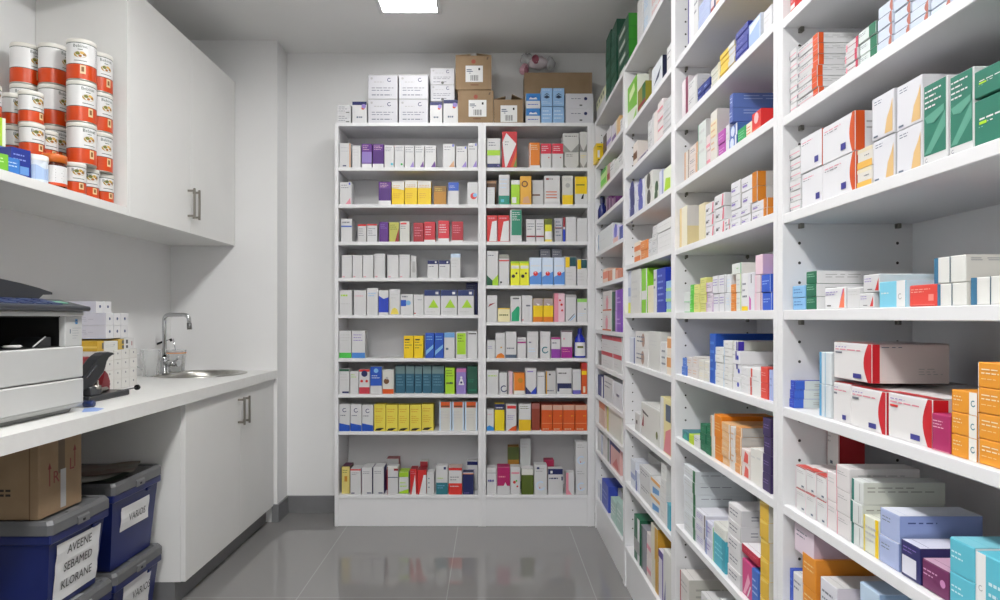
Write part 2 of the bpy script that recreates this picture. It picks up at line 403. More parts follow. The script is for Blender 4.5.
brow(LU, 'third', LBT[2], o, s, [
 (68, 138, 85, 'white;m:blue:.64:.7;x:text:1:.78:.9', 'white carton with blue line', {'d': .12}),
 (172, 228, 120, 'lgrey;t:red:.1;x:text:4:.3:.8;T.fill:dred', 'grey carton with red top'),
 (231, 295, 118, 'white;t:red:.09;x:text:4:.3:.8;T.fill:dred', 'white carton with red top'),
 (308, 365, 105, 'purple;x:lilac:3:.65:.9', 'deep purple carton'),
 (368, 431, 107, 'b6b458;p:dred:.6:0:1:0:1:.7;x:olive:3:.6:.9', 'olive carton with maroon corner'),
 (434, 498, 100, 'offwhite;q:red:.1:.84:.7:.92;x:text:2:.6:.8', 'cream carton with red mark'),
 (520, 586, 110, 'a01c2c;x:pink:4:.25:.8', 'dark red carton'), (588, 658, 104, 'c42434;b:white:.1;x:lpink:4:.3:.8', 'crimson carton, white foot'),
 (675, 745, 97, 'd02a3c;b:white:.16;x:white:4:.4:.85', 'bright red carton, white foot'), (760, 832, 102, 'b02032;b:white:.08;x:pink:4:.4:.85', 'red carton, slim white foot')])
wr = 'white;x:c4c4c8:2:.8:.95;q:pink:.08:.03:.3:.07'
brow(LU, 'fourth', LBT[3], o, s, [
 (72, 138, 313, wr, 'tall white carton'), (140, 203, 313, wr, 'tall white carton'), (205, 272, 313, wr, 'tall white carton'),
 (276, 345, 303, wr, 'tallest white carton'), (358, 430, 312, wr, 'tall white carton'), (432, 500, 309, wr, 'tall white carton'),
 (503, 541, 318, 'lgrey;q:grey:.3:.25:.8:.75', 'narrow grey carton'),
 (608, 677, 345, 'white;t:navy:.22;q:white:.7:.84:.85:.94;x:text:1:.6:.7', 'white carton, navy top band'),
 (679, 750, 345, 'white;t:navy:.22;q:white:.7:.84:.85:.94;x:text:1:.6:.7', 'white carton, navy top band'),
 (753, 816, 303, 'white;t:pale:.16;x:lgrey:3:.4:.8', 'tall carton, pale blue top')])
o = (330, 275)
gt = 'white;t:dblue:.24;q:white:.7:.82:.88:.92;p:lime:.25:.28:.9:.28:.58:.62;x:lgrey:1:.08:.16'
brow(LU, 'fifth', LBT[4], o, s, [
 (58, 138, 95, 'white;x:lime:1:.72:.86;x:lgrey:1:.4:.5', 'plain white carton'), (148, 227, 95, 'white;x:pink:1:.74:.8', 'plain white carton'),
 (230, 301, 80, 'white;x:sky:2:.66:.85', 'tall white carton, blue print'),
 (303, 367, 95, 'white;p:royal:0:.1:1:.1:1:.72:.5:.65:0:.78', 'white carton, royal blue block'),
 (370, 438, 88, 'white;p:pyel:.1:.02:.9:.02:.75:.22:.5:.28:.25:.22;x:lgrey:2:.6:.85', 'white carton, yellow sun'),
 (440, 520, 120, 'white;q:blue:.02:.42:.45:.72;o:sky:.62:.58:.2;x:text:1:.82:.95', 'white carton, blue block'),
 (522, 587, 120, 'white;q:red:.05:.04:.2:.1;x:text:1:.7:.76:.4:.9', 'low plain white carton'),
 (588, 690, 92, gt, 'white carton, green triangle'), (692, 795, 92, gt, 'white carton, green triangle'), (797, 900, 92, gt, 'white carton, green triangle'),
 (850, 924, 48, 'navy;x:slate:3:.75:.95', 'navy carton half hidden', {'set': .1})])
brow(LU, 'sixth', LBT[5], o, s, [
 (55, 134, 348, 'white;b:47b84a:.2;x:lgrey:3:.6:.9', 'white carton, green foot'), (136, 220, 348, 'white;b:4a86d0:.2;x:lilac:3:.6:.9', 'white carton, blue foot'),
 (460, 522, 380, 'yellow;x:olive:4:.4:.9;q:black:.15:.8:.6:.86', 'yellow carton, dark print'), (524, 584, 380, 'yellow;x:olive:4:.4:.9;q:black:.15:.8:.6:.86', 'yellow carton, dark print'),
 (595, 651, 362, 'blue;p:sky:0:.1:.9:.4:.95:.55:.1:.3;x:sky:2:.7:.9', 'blue carton with waves'), (653, 711, 362, 'blue;p:sky:0:.1:.9:.4:.95:.55:.1:.3;x:sky:2:.7:.9', 'blue carton with waves'),
 (713, 780, 358, 'white;t:6a9fd4:.2;q:slate:.15:.32:.4:.4', 'white carton, blue gradient top'),
 (786, 855, 355, 'white;q:lime:.1:.14:.92:.95;x:olive:3:.6:.9:.2:.8', 'white carton, lime panel'),
 (858, 922, 350, 'white;q:dgrey:.1:.88:.9:.93', 'white carton, dark title')])
o = (330, 350)
tb = '2c6078;t:6f8a8c:.28;x:5f90a4:4:.25:.68'
brow(LU, 'seventh', LBT[6], o, s, [
 (55, 122, 118, 'white;t:dgreen:.09;q:navy:.3:.03:.95:.1;x:lgrey:3:.5:.85', 'white carton, dark green top'), (125, 179, 133, 'white;x:lime:2:.7:.9', 'narrow white carton'),
 (181, 249, 120, 'white;t:red:.1;b:c03848:.27;o:navy:.5:.82:.3;o:red:.25:.52:.13;o:red:.72:.52:.13', 'white carton, red dots'),
 (251, 325, 103, 'white;p:blue:0:.3:1:.3:1:1:0:1;o:sky:.5:.85:.2;x:white:2:.55:.7', 'blue carton, white foot'),
 (327, 399, 122, 'offwhite;b:dorange:.2;o:brown:.35:.52:.25;o:grey:.4:.65:.12', 'white carton, brown animal picture'),
 (408, 470, 100, tb, 'teal carton, grey top', {'set': .05}), (472, 528, 100, tb, 'teal carton, grey top', {'set': .05}), (530, 576, 102, tb, 'teal carton, grey top', {'set': .05}),
 (578, 634, 100, tb, 'teal carton, grey top', {'set': .05}), (636, 714, 100, tb, 'wide teal carton', {'set': .05}),
 (719, 780, 112, 'lime;q:olive:.1:.38:.85:.45;o:dgreen:.6:.42:.12;x:olive:3:.65:.95', 'lime carton, dark emblem'),
 (789, 852, 115, 'lilac;t:c070a8:.14;p:white:.2:.35:.8:.35:.6:.6:.4:.6;o:white:.5:.65:.12;o:navy:.5:.45:.12', 'lilac carton, white figure'),
 (857, 922, 102, '14503e;x:2a8a6a:2:.4:.55;q:emerald:.1:.12:.9:.16', 'dark green carton')])
bw = 'white;p:blue:0:0:1:0:1:.22:.5:.26:0:.3;ring:navy:.5:.78:.2;x:text:1:.55:.62'
yb = 'e0cf4e;p:black:.05:.02:.5:.02:.9:.12:.5:.12:.2:.1;x:mustard:2:.7:.88;x:mustard:4:.3:.6'
ow = 'offwhite;t:dorange:.2;q:brown:.15:.82:.85:.87;l:pale:.12;r:pale:.12;x:lgrey:3:.4:.7'
brow(LU, 'eighth', LBT[7], o, s, [
 (53, 125, 338, bw, 'white carton, blue wave foot'), (127, 198, 340, bw, 'white carton, blue wave foot'), (200, 271, 344, bw, 'white carton, blue wave foot'),
 (275, 348, 340, yb, 'mustard yellow carton'), (350, 424, 343, yb, 'mustard yellow carton'), (426, 497, 343, yb, 'mustard yellow carton'), (499, 571, 343, yb, 'mustard yellow carton'),
 (573, 648, 338, yb, 'set back yellow carton', {'set': .035}),
 (682, 760, 323, ow, 'cream carton, orange top', {'set': .03}), (763, 839, 323, ow, 'cream carton, orange top', {'set': .03}), (842, 922, 323, ow, 'cream carton, orange top', {'set': .03})])
o = (330, 430)
brow(LU, 'ninth', LBT[8], o, s, [
 (72, 124, 228, 'd8c878;T.fill:plum;S.fill:4a2e22;q:gold:.35:.45:.7:.65;x:olive:2:.75:.9', 'straw carton, maroon lid', {'d': .11, 'set': .03}),
 (126, 194, 243, 'white;t:red:.06;S.fill:lpink;x:text:2:.75:.88;q:navy:.1:.04:.4:.08', 'white carton, red stripe', {'d': .11}),
 (198, 264, 235, 'white;S.fill:indigo;x:text:2:.75:.88;q:navy:.5:.04:.9:.08', 'white carton, blue side', {'d': .12}),
 (269, 337, 232, 'white;S.fill:indigo;x:text:2:.75:.88;q:navy:.5:.04:.9:.08', 'white carton, blue side', {'d': .12}),
 (357, 427, 228, 'white;t:offwhite:.1;q:dred:.6:.85:1:.93;m:slate:.6:.63;l:dred:.06', 'white carton, maroon flash', {'d': .07}),
 (352, 430, 178, 'dred;t:grey:.35;x:white:2:.4:.6', 'maroon and grey carton behind', {'set': .12}),
 (430, 492, 262, 'white;t:9ac02a:.22;T.fill:9ac02a;p:lime:0:.05:1:.05:1:.25:0:.12;x:lime:2:.3:.6', 'white and lime carton', {'d': .1}),
 (500, 543, 245, 'red;p:white:.2:0:.9:0:.75:.8;T.fill:dred;x:pink:2:.8:.95', 'red carton, white sail', {'d': .09}),
 (545, 603, 250, 'red;p:white:.2:0:1:0:1:.8:.7:.8;T.fill:dred', 'red carton, white corner', {'d': .09}),
 (562, 612, 195, 'lgrey;t:dred:.2;x:dred:2:.5:.8', 'grey and maroon carton behind', {'set': .12}),
 (605, 652, 265, 'white;q:teal:.2:.3:.35:.36;q:teal:.2:.5:.35:.56;q:teal:.2:.7:.35:.76', 'narrow white carton, teal marks', {'d': .09}),
 (662, 737, 225, 'white;b:teal:.42;q:navy:.65:.88:.85:.97;x:lime:1:.55:.6;x:sky:2:.2:.35', 'white and teal carton'),
 (740, 826, 235, 'white;t:red:.1;b:d8342c:.42;x:text:2:.5:.7;x:white:1:.28:.34;T.fill:c0a8a0', 'white carton, red base', {'d': .1}),
 (829, 898, 265, 'navy;t:orange:.08;t:white:.04;x:lilac:1:.05:.1', 'navy carton, orange top'),
 (856, 924, 195, 'white;t:navy:.13;x:lilac:3:.5:.75', 'white carton behind, navy top', {'set': .11})])
# right back bookcase
A_ = (480, 120); s = 100/12
def Y_(v, oo): return (oo-120)*s+v
brow(RU, 'first', RBT[0], A_, s, [
 (58, 170, 152, 'white;m:lime:.42:.6;b:navy:.14;x:text:2:.72:.9;o:lilac:.85:.08:.06', 'white carton, lime band'),
 (183, 310, 95, 'c22c34;p:white:.02:.7:.28:.96:.95:.66:.3:.02:.2:.02;p:dorange:.55:.02:.98:.02:.98:.5;p:6f8a3a:.75:.02:.98:.02:.98:.3;x:text:2:.6:.75:.2:.5', 'red carton, white kite'),
 (410, 500, 187, 'orange;b:white:.1;q:white:.03:.1:.1:.95;x:cream:3:.7:.92', 'orange carton, white foot'),
 (505, 597, 195, 'white;t:d02a44:.42;x:white:3:.68:.92:.1:.8;o:red:.75:.42:.06', 'red and white carton'),
 (600, 697, 195, 'white;t:d02a44:.42;x:white:3:.68:.92;o:red:.75:.42:.06', 'red and white carton'),
 (703, 824, 268, 'd4d4d2;p:8c8c8a:0:0:.2:0:0:.2;p:8c8c8a:1:0:.8:0:1:.2;x:dgrey:2:.7:.9', 'low grey carton'),
 (830, 904, 262, 'd4d4d2;p:8c8c8a:0:0:.5:0:0:.4;p:8c8c8a:1:0:.5:0:1:.4;x:pyel:2:.6:.8', 'narrow lower grey carton'),
 (690, 826, 110, 'd4d4d2;p:8c8c8a:0:0:.5:0:0:.45;p:8c8c8a:1:0:.5:0:1:.45;x:dgrey:1:.8:.88', 'grey carton on top', {'zb': 267, 'd': .07}),
 (831, 905, 97, 'd4d4d2;p:8c8c8a:0:0:.5:0:0:.4;p:8c8c8a:1:0:.5:0:1:.4', 'narrow grey carton on top', {'zb': 261})])
brow(RU, 'second', RBT[1], A_, s, [
 (58, 124, 560, 'white;x:lgrey:3:.5:.9', 'low white carton'), (52, 138, 505, 'brown;t:tan:.1', 'brown carton behind', {'set': .1}),
 (155, 247, 455, 'white;b:1c8a76:.3;x:pale:3:.5:.9;q:cyan:.2:.08:.5:.18', 'tall white carton, teal foot'),
 (258, 332, 500, 'lime;t:white:.18;q:white:.1:.06:.6:.3', 'lime carton, white top'),
 (334, 430, 466, 'e0a83a;o:brown:.4:.72:.3;o:mustard:.4:.72:.18;p:tan:.2:.05:.9:.05:.7:.3:.3:.25', 'golden carton, dark emblem'),
 (433, 530, 500, 'lgrey;q:brown:.0:.38:.7:.44', 'grey carton set back', {'set': .04}),
 (536, 668, 462, 'white;q:dred:.1:.85:.28:.91;x:dgrey:1:.85:.91:.3:.7;m:white:.1:.2;q:dorange:.1:.22:.8:.25;q:dorange:.1:.32:.8:.35;q:dorange:.1:.42:.8:.45', 'wide white carton, orange stripes'),
 (685, 777, 462, 'offwhite;b:yellow:.33;o:grey:.5:.66:.22;x:grey:2:.82:.93', 'cream carton, yellow foot'),
 (790, 895, 470, 'white;t:yellow:.62;p:black:.5:.2:.7:.2:.75:.4:.6:.32;q:olive:.1:.68:.8:.72', 'yellow topped carton')])
B_ = (480, 190)
brow(RU, 'third', RBT[2], B_, s, [
 (57, 145, 210, 'red;p:white:.2:.02:.97:.02:.97:.8:.5:.76;x:pink:1:.84:.94', 'red carton, white curve'),
 (147, 246, 210, 'red;p:white:.2:.02:.97:.02:.97:.8:.5:.76;x:pink:1:.84:.94', 'red carton, white curve'),
 (250, 350, 162, 'white;q:1a8466:.12:.2:.98:.98;x:white:5:.65:.93:.18:.9', 'tall green carton, white border'),
 (385, 462, 243, 'white;m:dred:.2:.27;x:text:3:.5:.85;T.fill:plum', 'white carton, crimson stripe', {'d': .1}),
 (465, 534, 243, 'white;m:dred:.2:.27;x:text:3:.5:.85;T.fill:plum', 'white carton, crimson stripe', {'d': .1}),
 (539, 600, 240, 'd8d428;t:olive:.25;m:white:.1:.45;b:pyel:.08', 'yellow and olive carton'),
 (622, 688, 232, 'b4b4ba;m:dred:.55:.6;x:slate:5:.2:.9', 'silver carton, thin red line'),
 (690, 712, 225, 'white;b:royal:.5;t:dred:.4', 'narrow blue and maroon carton'),
 (714, 801, 222, 'white;x:lgrey:1:.8:.86', 'white carton'), (805, 895, 232, 'white;T.fill:olive;x:lgrey:1:.8:.86', 'white carton, olive lid')])
C_ = (480, 245)
bb = 'cfdff2;p:5a90d8:0:.04:1:.04:1:.5:0:.3;o:red:.5:.42:.2;o:f0a0a0:.48:.46:.08;x:white:1:.65:.75'
wo = 'white;q:yellow:.02:.62:.4:.98;q:dteal:.4:.66:.98:.98;x:lgrey:3:.15:.5'
brow(RU, 'fourth', RBT[3], C_, s, [
 (55, 153, 50, 'white;p:dgreen:0:0:.5:0:.5:.14:0:.3;p:lime:.5:0:1:0:1:.32:.5:.14;x:text:1:.85:.9', 'tall white carton, green corners'),
 (157, 245, 78, 'white;t:8c8c84:.13;m:red:.78:.82;o:black:.2:.1:.1', 'white carton, grey top'),
 (255, 331, 135, 'e6e62c;t:lime:.08;q:white:.05:.7:.95:.82;o:black:.3:.38:.2;o:black:.65:.5:.12', 'yellow carton, black figure'),
 (333, 409, 135, 'e6e62c;t:lime:.08;q:white:.05:.7:.95:.82;o:black:.3:.38:.2;o:black:.65:.5:.12', 'yellow carton, black figure'),
 (412, 514, 103, bb, 'pale blue carton, red ball'), (517, 612, 103, bb, 'blue white carton, red ball'), (615, 707, 103, bb, 'blue white carton, red ball'),
 (500, 585, 32, 'slate;t:8a8a94:.25;x:white:2:.82:.95', 'tall slate carton behind', {'set': .1}), (597, 683, 32, 'slate;t:8a8a94:.25;x:white:2:.82:.95', 'tall slate carton behind', {'set': .1}),
 (709, 803, 95, wo, 'white carton, yellow teal top'), (809, 905, 118, wo, 'white carton, yellow teal top')])
brow(RU, 'fifth', RBT[4], C_, s, [
 (55, 145, 418, 'white;p:dred:.1:.55:.3:.6:.85:.72:.3:.68;x:lgrey:1:.9:.95', 'white carton, maroon stroke'),
 (148, 250, 525, 'e8dfb0;x:olive:1:.4:.6;t:yellow:.08', 'low pale yellow carton'),
 (254, 345, 425, 'white;p:16a070:.1:.03:.8:.03:.85:.55:.7:.62:.5:.55:.1:.35;q:dgrey:.2:.88:.8:.94', 'white carton, green swoosh'),
 (347, 438, 418, 'white;q:text:.4:.58:.8:.64;q:red:.05:.05:.15:.1', 'plain tall white carton'),
 (442, 525, 445, 'yellow;t:a89a98:.3;b:orange:.22;p:white:.3:.8:.5:.7:.7:.75', 'yellow carton, grey top'), (527, 612, 445, 'yellow;t:a89a98:.3;b:orange:.22;p:white:.3:.8:.5:.7:.7:.75', 'yellow carton, grey top'),
 (616, 708, 400, 'lpink;l:pink:.4;o:red:.7:.6:.12;o:red:.75:.4:.1;o:red:.55:.75:.1', 'pink carton, red balls'),
 (712, 803, 412, 'white;t:grey:.1;p:slate:.2:.05:.3:.05:.9:.3:.8:.3;p:sky:.4:.05:.5:.05:.95:.22:.9:.25', 'white carton, slate lines'),
 (808, 905, 446, 'white;t:8ac860:.15;o:slate:.8:.55:.08;x:pale:2:.25:.4', 'white carton, green top')])
D_ = (480, 310)
brow(RU, 'sixth', RBT[5], D_, s, [
 (58, 125, 252, 'white;x:lilac:2:.5:.7', 'low white carton'), (128, 210, 190, 'white;p:orange:.02:.0:.95:0:.9:.12:.6:.2:.2:.14;o:mustard:.6:.42:.09;x:lgrey:1:.72:.8', 'white carton, orange foot'),
 (212, 305, 180, 'white;b:slate:.13;x:text:1:.32:.42', 'white carton, slate foot'), (310, 385, 228, 'white;m:magenta:.72:.8;x:text:1:.85:.92', 'white carton, magenta line'),
 (392, 486, 178, 'white;x:navy:1:.54:.64:.15:.5;x:pale:2:.2:.4;x:lgrey:1:.8:.85', 'tall white carton, navy mark'),
 (500, 588, 178, 'white;ring:teal:.5:.3:.34;x:lgrey:1:.8:.85', 'tall white carton, teal ring'),
 (592, 672, 225, 'white;t:magenta:.1;b:8c3aa0:.43;x:text:1:.66:.78', 'white and violet carton'), (676, 770, 170, 'white;t:plum:.05;b:a0208c:.4;o:pink:.25:.7:.08;x:pink:2:.2:.35', 'tall white magenta carton')])
E_ = (480, 310)
brow(RU, 'seventh', RBT[6], E_, s, [
 (55, 155, 500, 'white;x:lime:1:.72:.8;x:lgrey:1:.85:.95', 'white carton'), (160, 227, 522, 'white;ring:navy:.6:.25:.45', 'white carton, navy arc'),
 (232, 273, 512, 'lpink;l:grey:.3', 'narrow pink grey carton'), (278, 375, 525, 'orange;b:offwhite:.17;o:gold:.6:.65:.22;l:cream:.06', 'orange carton, cream foot'),
 (378, 472, 485, 'white;p:navy:0:0:.5:0:.5:.06:0:.3;p:royal:1:0:.5:0:.5:.06:1:.3;q:lilac:.15:.85:.7:.9', 'white carton, navy chevron'),
 (475, 543, 517, 'white;x:text:1:.78:.84', 'white carton'), (547, 633, 510, 'lgrey;l:mustard:.13;o:black:.4:.86:.1;x:text:1:.1:.2', 'grey carton, gold edge'),
 (637, 766, 485, 'white;q:1c2450:.05:.22:.98:.42;x:dgrey:1:.76:.86;q:1c2450:.05:.1:.18:.3', 'wide white carton, navy band'),
 (770, 842, 495, 'white;b:6a62b8:.16;x:lgrey:1:.85:.9', 'white carton, violet foot'),
 (845, 908, 440, 'd0541e;t:b83030:.2;m:yellow:.62:.74;q:cream:.3:.05:.7:.25', 'orange red carton, yellow band')])
G_ = (480, 375)
oo = 'dorange;t:c8a08c:.2;x:yellow:1:.55:.6:.7:1;q:e8a070:.02:.28:.98:.3;x:cream:1:.04:.1;T.fill:rust'
brow(RU, 'eighth', RBT[7], G_, s, [
 (55, 117, 287, 'white;p:2f88d0:0:0:1:0:1:.15:.4:.26:0:.18;x:pink:1:.75:.8', 'white carton, blue foot'),
 (121, 205, 240, 'e4cc10;t:navy:.22;x:white:1:.82:.9', 'yellow carton, navy top'),
 (216, 305, 242, 'white;q:red:.1:.83:.95:.94;p:dorange:.15:0:1:0:1:.2:.6:.14;x:lilac:3:.4:.6', 'white carton, red title'),
 (322, 425, 242, 'white;b:e0b81c:.42;x:olive:2:.8:.95', 'white carton, yellow base'),
 (428, 500, 235, '8c3a26;t:a06058:.2', 'brown red carton set back', {'set': .03}),
 (510, 602, 248, oo, 'orange carton, pale top', {'d': .16}), (604, 690, 248, oo, 'orange carton, pale top', {'d': .16}), (692, 790, 248, oo, 'orange carton, pale top', {'d': .16}), (792, 893, 248, oo, 'orange carton, pale top', {'d': .16})])
H_ = (480, 430); s = 6.0
cw = 'white;ring:pale:.5:.3:.38;x:grey:2:.75:.92;q:red:.4:.2:.46:.26'
brow(RU, 'ninth', RBT[8], H_, s, [
 (40, 100, 228, 'white;m:grey:.8:.83;x:indigo:1:.45:.6;x:lgrey:1:.85:.95', 'white carton, blue script', {'d': .09}), (102, 180, 222, 'white;t:b01c62:.68;x:pink:1:.6:.7;p:white:.5:.3:.8:.3:.65:.45;T.fill:b01c62', 'magenta carton, white base', {'d': .09}),
 (182, 243, 222, 'white;q:pink:.1:.75:.9:.82;o:red:.4:.45:.15;o:bgreen:.6:.5:.1;o:red:.7:.3:.1', 'white carton, red green motif', {'d': .08}),
 (248, 322, 232, '4f6018;t:offwhite:.24;T.fill:white;x:olive:1:.7:.76', 'olive carton, white lid', {'d': .08}), (325, 403, 210, cw+';q:navy:.2:.86:.4:.93', 'tall white carton, pale ring', {'d': .08}),
 (408, 498, 232, 'white;t:navy:.22;q:white:.15:.82:.3:.92;x:navy:1:.58:.68:.08:.8;q:navy:.9:.55:1:.7', 'white carton, navy top', {'d': .06}),
 (515, 567, 255, 'white;l:pink:.3;p:pink:0:0:.7:0:0:.4', 'white carton, pink edge', {'d': .07}),
 (574, 645, 70, cw, 'white carton with pale ring', {'n': 2}),
 (166, 235, 100, 'a87826;t:4c5a24:.3;b:rust:.2', 'amber carton behind', {'set': .12}), (240, 305, 50, 'e0e4e4;b:teal:.16;x:lgrey:2:.8:.92', 'tall white carton behind', {'set': .13}),
 (385, 445, 180, 'b02c54;q:tan:.3:.3:.9:.6', 'crimson carton behind', {'set': .12})])
# blue bottle
def bottle(x0, x1, yt, o, s, zs):
    Y = Zf+.05; X0 = (o[0]+x0/s-CX)*Y/F; X1 = (o[0]+x1/s-CX)*Y/F; r = (X1-X0)/2; h = pz(o[1]+yt/s, Y)-zs
    t = empty('lotion_bottle', ((X0+X1)/2, Y, zs+.0004), 'cobalt blue plastic bottle with white label at right end of sixth shelf', 'bottle')
    mb = MB(); m = mat('1c2ca8', .2)
    mb.lathe([(0, 0), (r*.92, 0), (r, .004), (r, h*.5), (r*.8, h*.66), (r*.34, h*.8), (r*.3, h*.84)], m, n=24, sy=.7); mb.build('bottle_body', t, local=True)
    mb = MB(); mb.lathe([(r*.36, h*.8), (r*.38, h*.81), (r*.34, h*.98), (r*.28, h), (0, h)], mat('16238c', .3), n=20); mb.build('cap', t, local=True)
    mb = MB(); q = []
    for k in range(9):
        a = math.radians(-150+k*15); q.append((math.cos(a)*(r+.0006), math.sin(a)*(r+.0006)*.7))
    for k in range(8): mb.face([(*q[k], h*.06), (*q[k+1], h*.06), (*q[k+1], h*.52), (*q[k], h*.52)], mat('white'), True)
    for k in range(2, 6): mb.face([(q[k][0]*1.01, q[k][1]*1.02, h*.33), (q[k+1][0]*1.01, q[k+1][1]*1.02, h*.33), (q[k+1][0]*1.01, q[k+1][1]*1.02, h*.4), (q[k][0]*1.01, q[k][1]*1.02, h*.4)], mat('olive'), True)
    mb.build('bottle_label', t, local=True)
bottle(784, 880, 152, D_, 100/12, RBT[5])
# boxes on top of the back bookcases
o = (320, 40); s = 10/3; q_ = {'name': 'white_carton'}
gb = 'c4c4ca;x:text:2:.3:.5;x:text:1:.12:.2;ring:navy:.72:.78:.07;o:grey:.12:.84:.04;x:grey:1:.66:.72:.2:.7;q:grey:.0:.97:1:1'
sm = 'd8d8da;x:text:3:.2:.85;q:white:.04:.4:.96:.46;q:dgrey:.65:.1:.9:.2'
nv = 'white;t:navy:.16;o:dorange:.75:.7:.12;x:slate:1:.2:.35:.3:.9;o:lilac:.8:.78:.16'
def top(items, unit): brow(unit, 'top', TOPZ, o, s, items, d0=.19)
top([(56, 103, 215, sm, 'small pale grey carton pair', {'n': 2, 'd': .08}), (107, 156, 205, nv, 'white carton, navy lid', {'d': .1}),
 (160, 259, 115, gb, 'big white carton, grey print', {'n': 2, 'd': .2}), (263, 361, 115, gb, 'big white carton, grey print', {'n': 2, 'd': .2}),
 (366, 408, 206, nv, 'white carton, navy lid', {'d': .1}), (411, 460, 199, nv, 'taller white carton, navy lid', {'d': .1}),
 (368, 449, 93, gb+';o:dgrey:.5:.1:.06', 'small white shipping carton', {'n': 2, 'd': .13, 'zb': 204, 'set': .06})], 'left back bookcase')
cb = 'white;t:2f7ac0:.5;p:white:.2:.6:.8:.6:.7:.75:.5:.68:.3:.75;x:blue:1:.2:.3;x:blue:1:.72:.82:.2:.8'
ey = '8fb4dc;p:1c2e50:.2:.5:.5:.62:.8:.5:.5:.42;p:1c2e50:.15:.56:.5:.72:.85:.58:.5:.66;x:pale:1:.85:.93;x:pale:2:.12:.3'
e2 = '8fb4dc;x:pale:3:.2:.85'
top([(686, 735, 178, cb, 'white carton, blue top', {'n': 2, 'd': .1}), (737, 775, 222, e2, 'small pale blue carton', {'d': .1}), (776, 815, 222, e2, 'small pale blue carton', {'d': .1}),
 (737, 775, 160, ey, 'blue carton picturing an eye', {'zb': 221, 'd': .1}), (776, 815, 160, ey, 'blue carton picturing an eye', {'zb': 221, 'd': .1}),
 (818, 912, 178, 'd4d4da;x:text:1:.6:.7:.2:.6;o:navy:.72:.65:.06;q:dgrey:.5:.15:.6:.25', 'lavender grey carton', {'n': 2, 'd': .1})], 'right back bookcase')

def cardboard(px, yt, zb, dep, st, label, openflaps, label_uv, circ=True, name='cardboard_box'):
    Y = Zf+st; X0 = (px[0]-CX)*Y/F; X1 = (px[1]-CX)*Y/F; zt = pz(yt, Y); w = X1-X0; h = zt-zb; cx = (X0+X1)/2
    t = empty(name, (cx, Y, zb), label, 'cardboard box', 'cardboard boxes on the back bookcases')
    mb = MB(); T = .004; K = M_KRAFT
    for a in ((-w/2, 0, 0, w/2, dep, T), (-w/2, 0, T, w/2, T, h), (-w/2, dep-T, T, w/2, dep, h), (-w/2, T, T, -w/2+T, dep-T, h), (w/2-T, T, T, w/2, dep-T, h)): mb.box(*a, K)
    if circ:
        P = lambda u, v: (-w/2+u*w, -.0006, v*h)
        mb.face([P(.5+.06*math.cos(i*.5236), .82+.06*w/h*math.sin(i*.5236)) for i in range(12)], mat('9c4a38'))
        for x in (.42, .5): mb.face([P(x, .12), P(x+.14, .12), P(x+.14, .15), P(x, .15)], mat('7a4a34'))
        mb.face([P(.86, .88), P(.9, .88), P(.92, .96), P(.88, .96)], mat('5c4a3a'))
    mb.build('box_body', t, local=True)
    for i, (side, ang) in enumerate(openflaps):
        mb = MB(); l = dep*.42 if side in 'FB' else w*.42; a = math.radians(ang)
        if side == 'L': pts = [(-w/2, h), (-w/2+l*math.cos(a), h+l*math.sin(a))]
        elif side == 'R': pts = [(w/2, h), (w/2-l*math.cos(a), h+l*math.sin(a))]
        if side in 'LR':
            (x0, z0), (x1, z1) = pts; mb.prism([(x0, z0), (x1, z1), (x1, z1+.004), (x0, z0+.004)], 'y', .004, dep-.004, K)
        else:
            y0 = .0 if side == 'F' else dep; sg = 1 if side == 'F' else -1
            mb.prism([(y0, h), (y0+sg*l*math.cos(a), h+l*math.sin(a)), (y0+sg*l*math.cos(a), h+l*math.sin(a)+.004), (y0, h+.004)], 'x', -w/2+.004, w/2-.004, K)
        recalc(mb.build('flap', t, local=True))
    if label_uv:
        mb = MB(); u0, v0, u1, v1 = label_uv; P = lambda u, v, e=.0012: (-w/2+u*w, -e, v*h)
        mb.face([P(u0, v0), P(u1, v0), P(u1, v1), P(u0, v1)], M_PAP)
        def R(a, b, c, d, m='slate'):
            f = lambda u, v: P(u0+(u1-u0)*u, v0+(v1-v0)*v, .0018); mb.face([f(a, b), f(c, b), f(c, d), f(a, d)], mat(m))
        for k in range(7): R(.28+k*.07, .08, .28+k*.07+(.045 if k % 2 else .025), .42, 'dgrey')
        R(.06, .72, .35, .78); R(.06, .62, .42, .67); R(.2, .52, .3, .56); R(.74, .72, .84, .86, 'black')
        mb.build('shipping_label', t, local=True)
    return t
b_low = pz(121.6, Zf)
zc1 = TOPZ+.0005
cardboard((458, 493.5), 91, zc1, .22, .012, 'lower brown cardboard box with shipping label on left back bookcase', [('F', 0), ('B', 0)], (.3, .2, .8, .72))
zt1 = pz(91, Zf+.012)+.009
cardboard((455.5, 491.5), 55.5, zt1, .2, .014, 'upper brown cardboard box with shipping label, topmost of its stack', [('L', 4), ('R', 7)], (.28, .22, .76, .7))
cardboard((493.8, 523), 99.5, zc1, .16, .016, 'small open cardboard box with raised flaps beside the taller stack', [('L', 14), ('R', 24)], (.23, .05, .8, .75), False)
tr = cardboard((524.5, 592), 72.5, zc1, .15, .115, 'wide open cardboard tray behind the blue and lavender cartons', [], None, False, 'cardboard_tray')
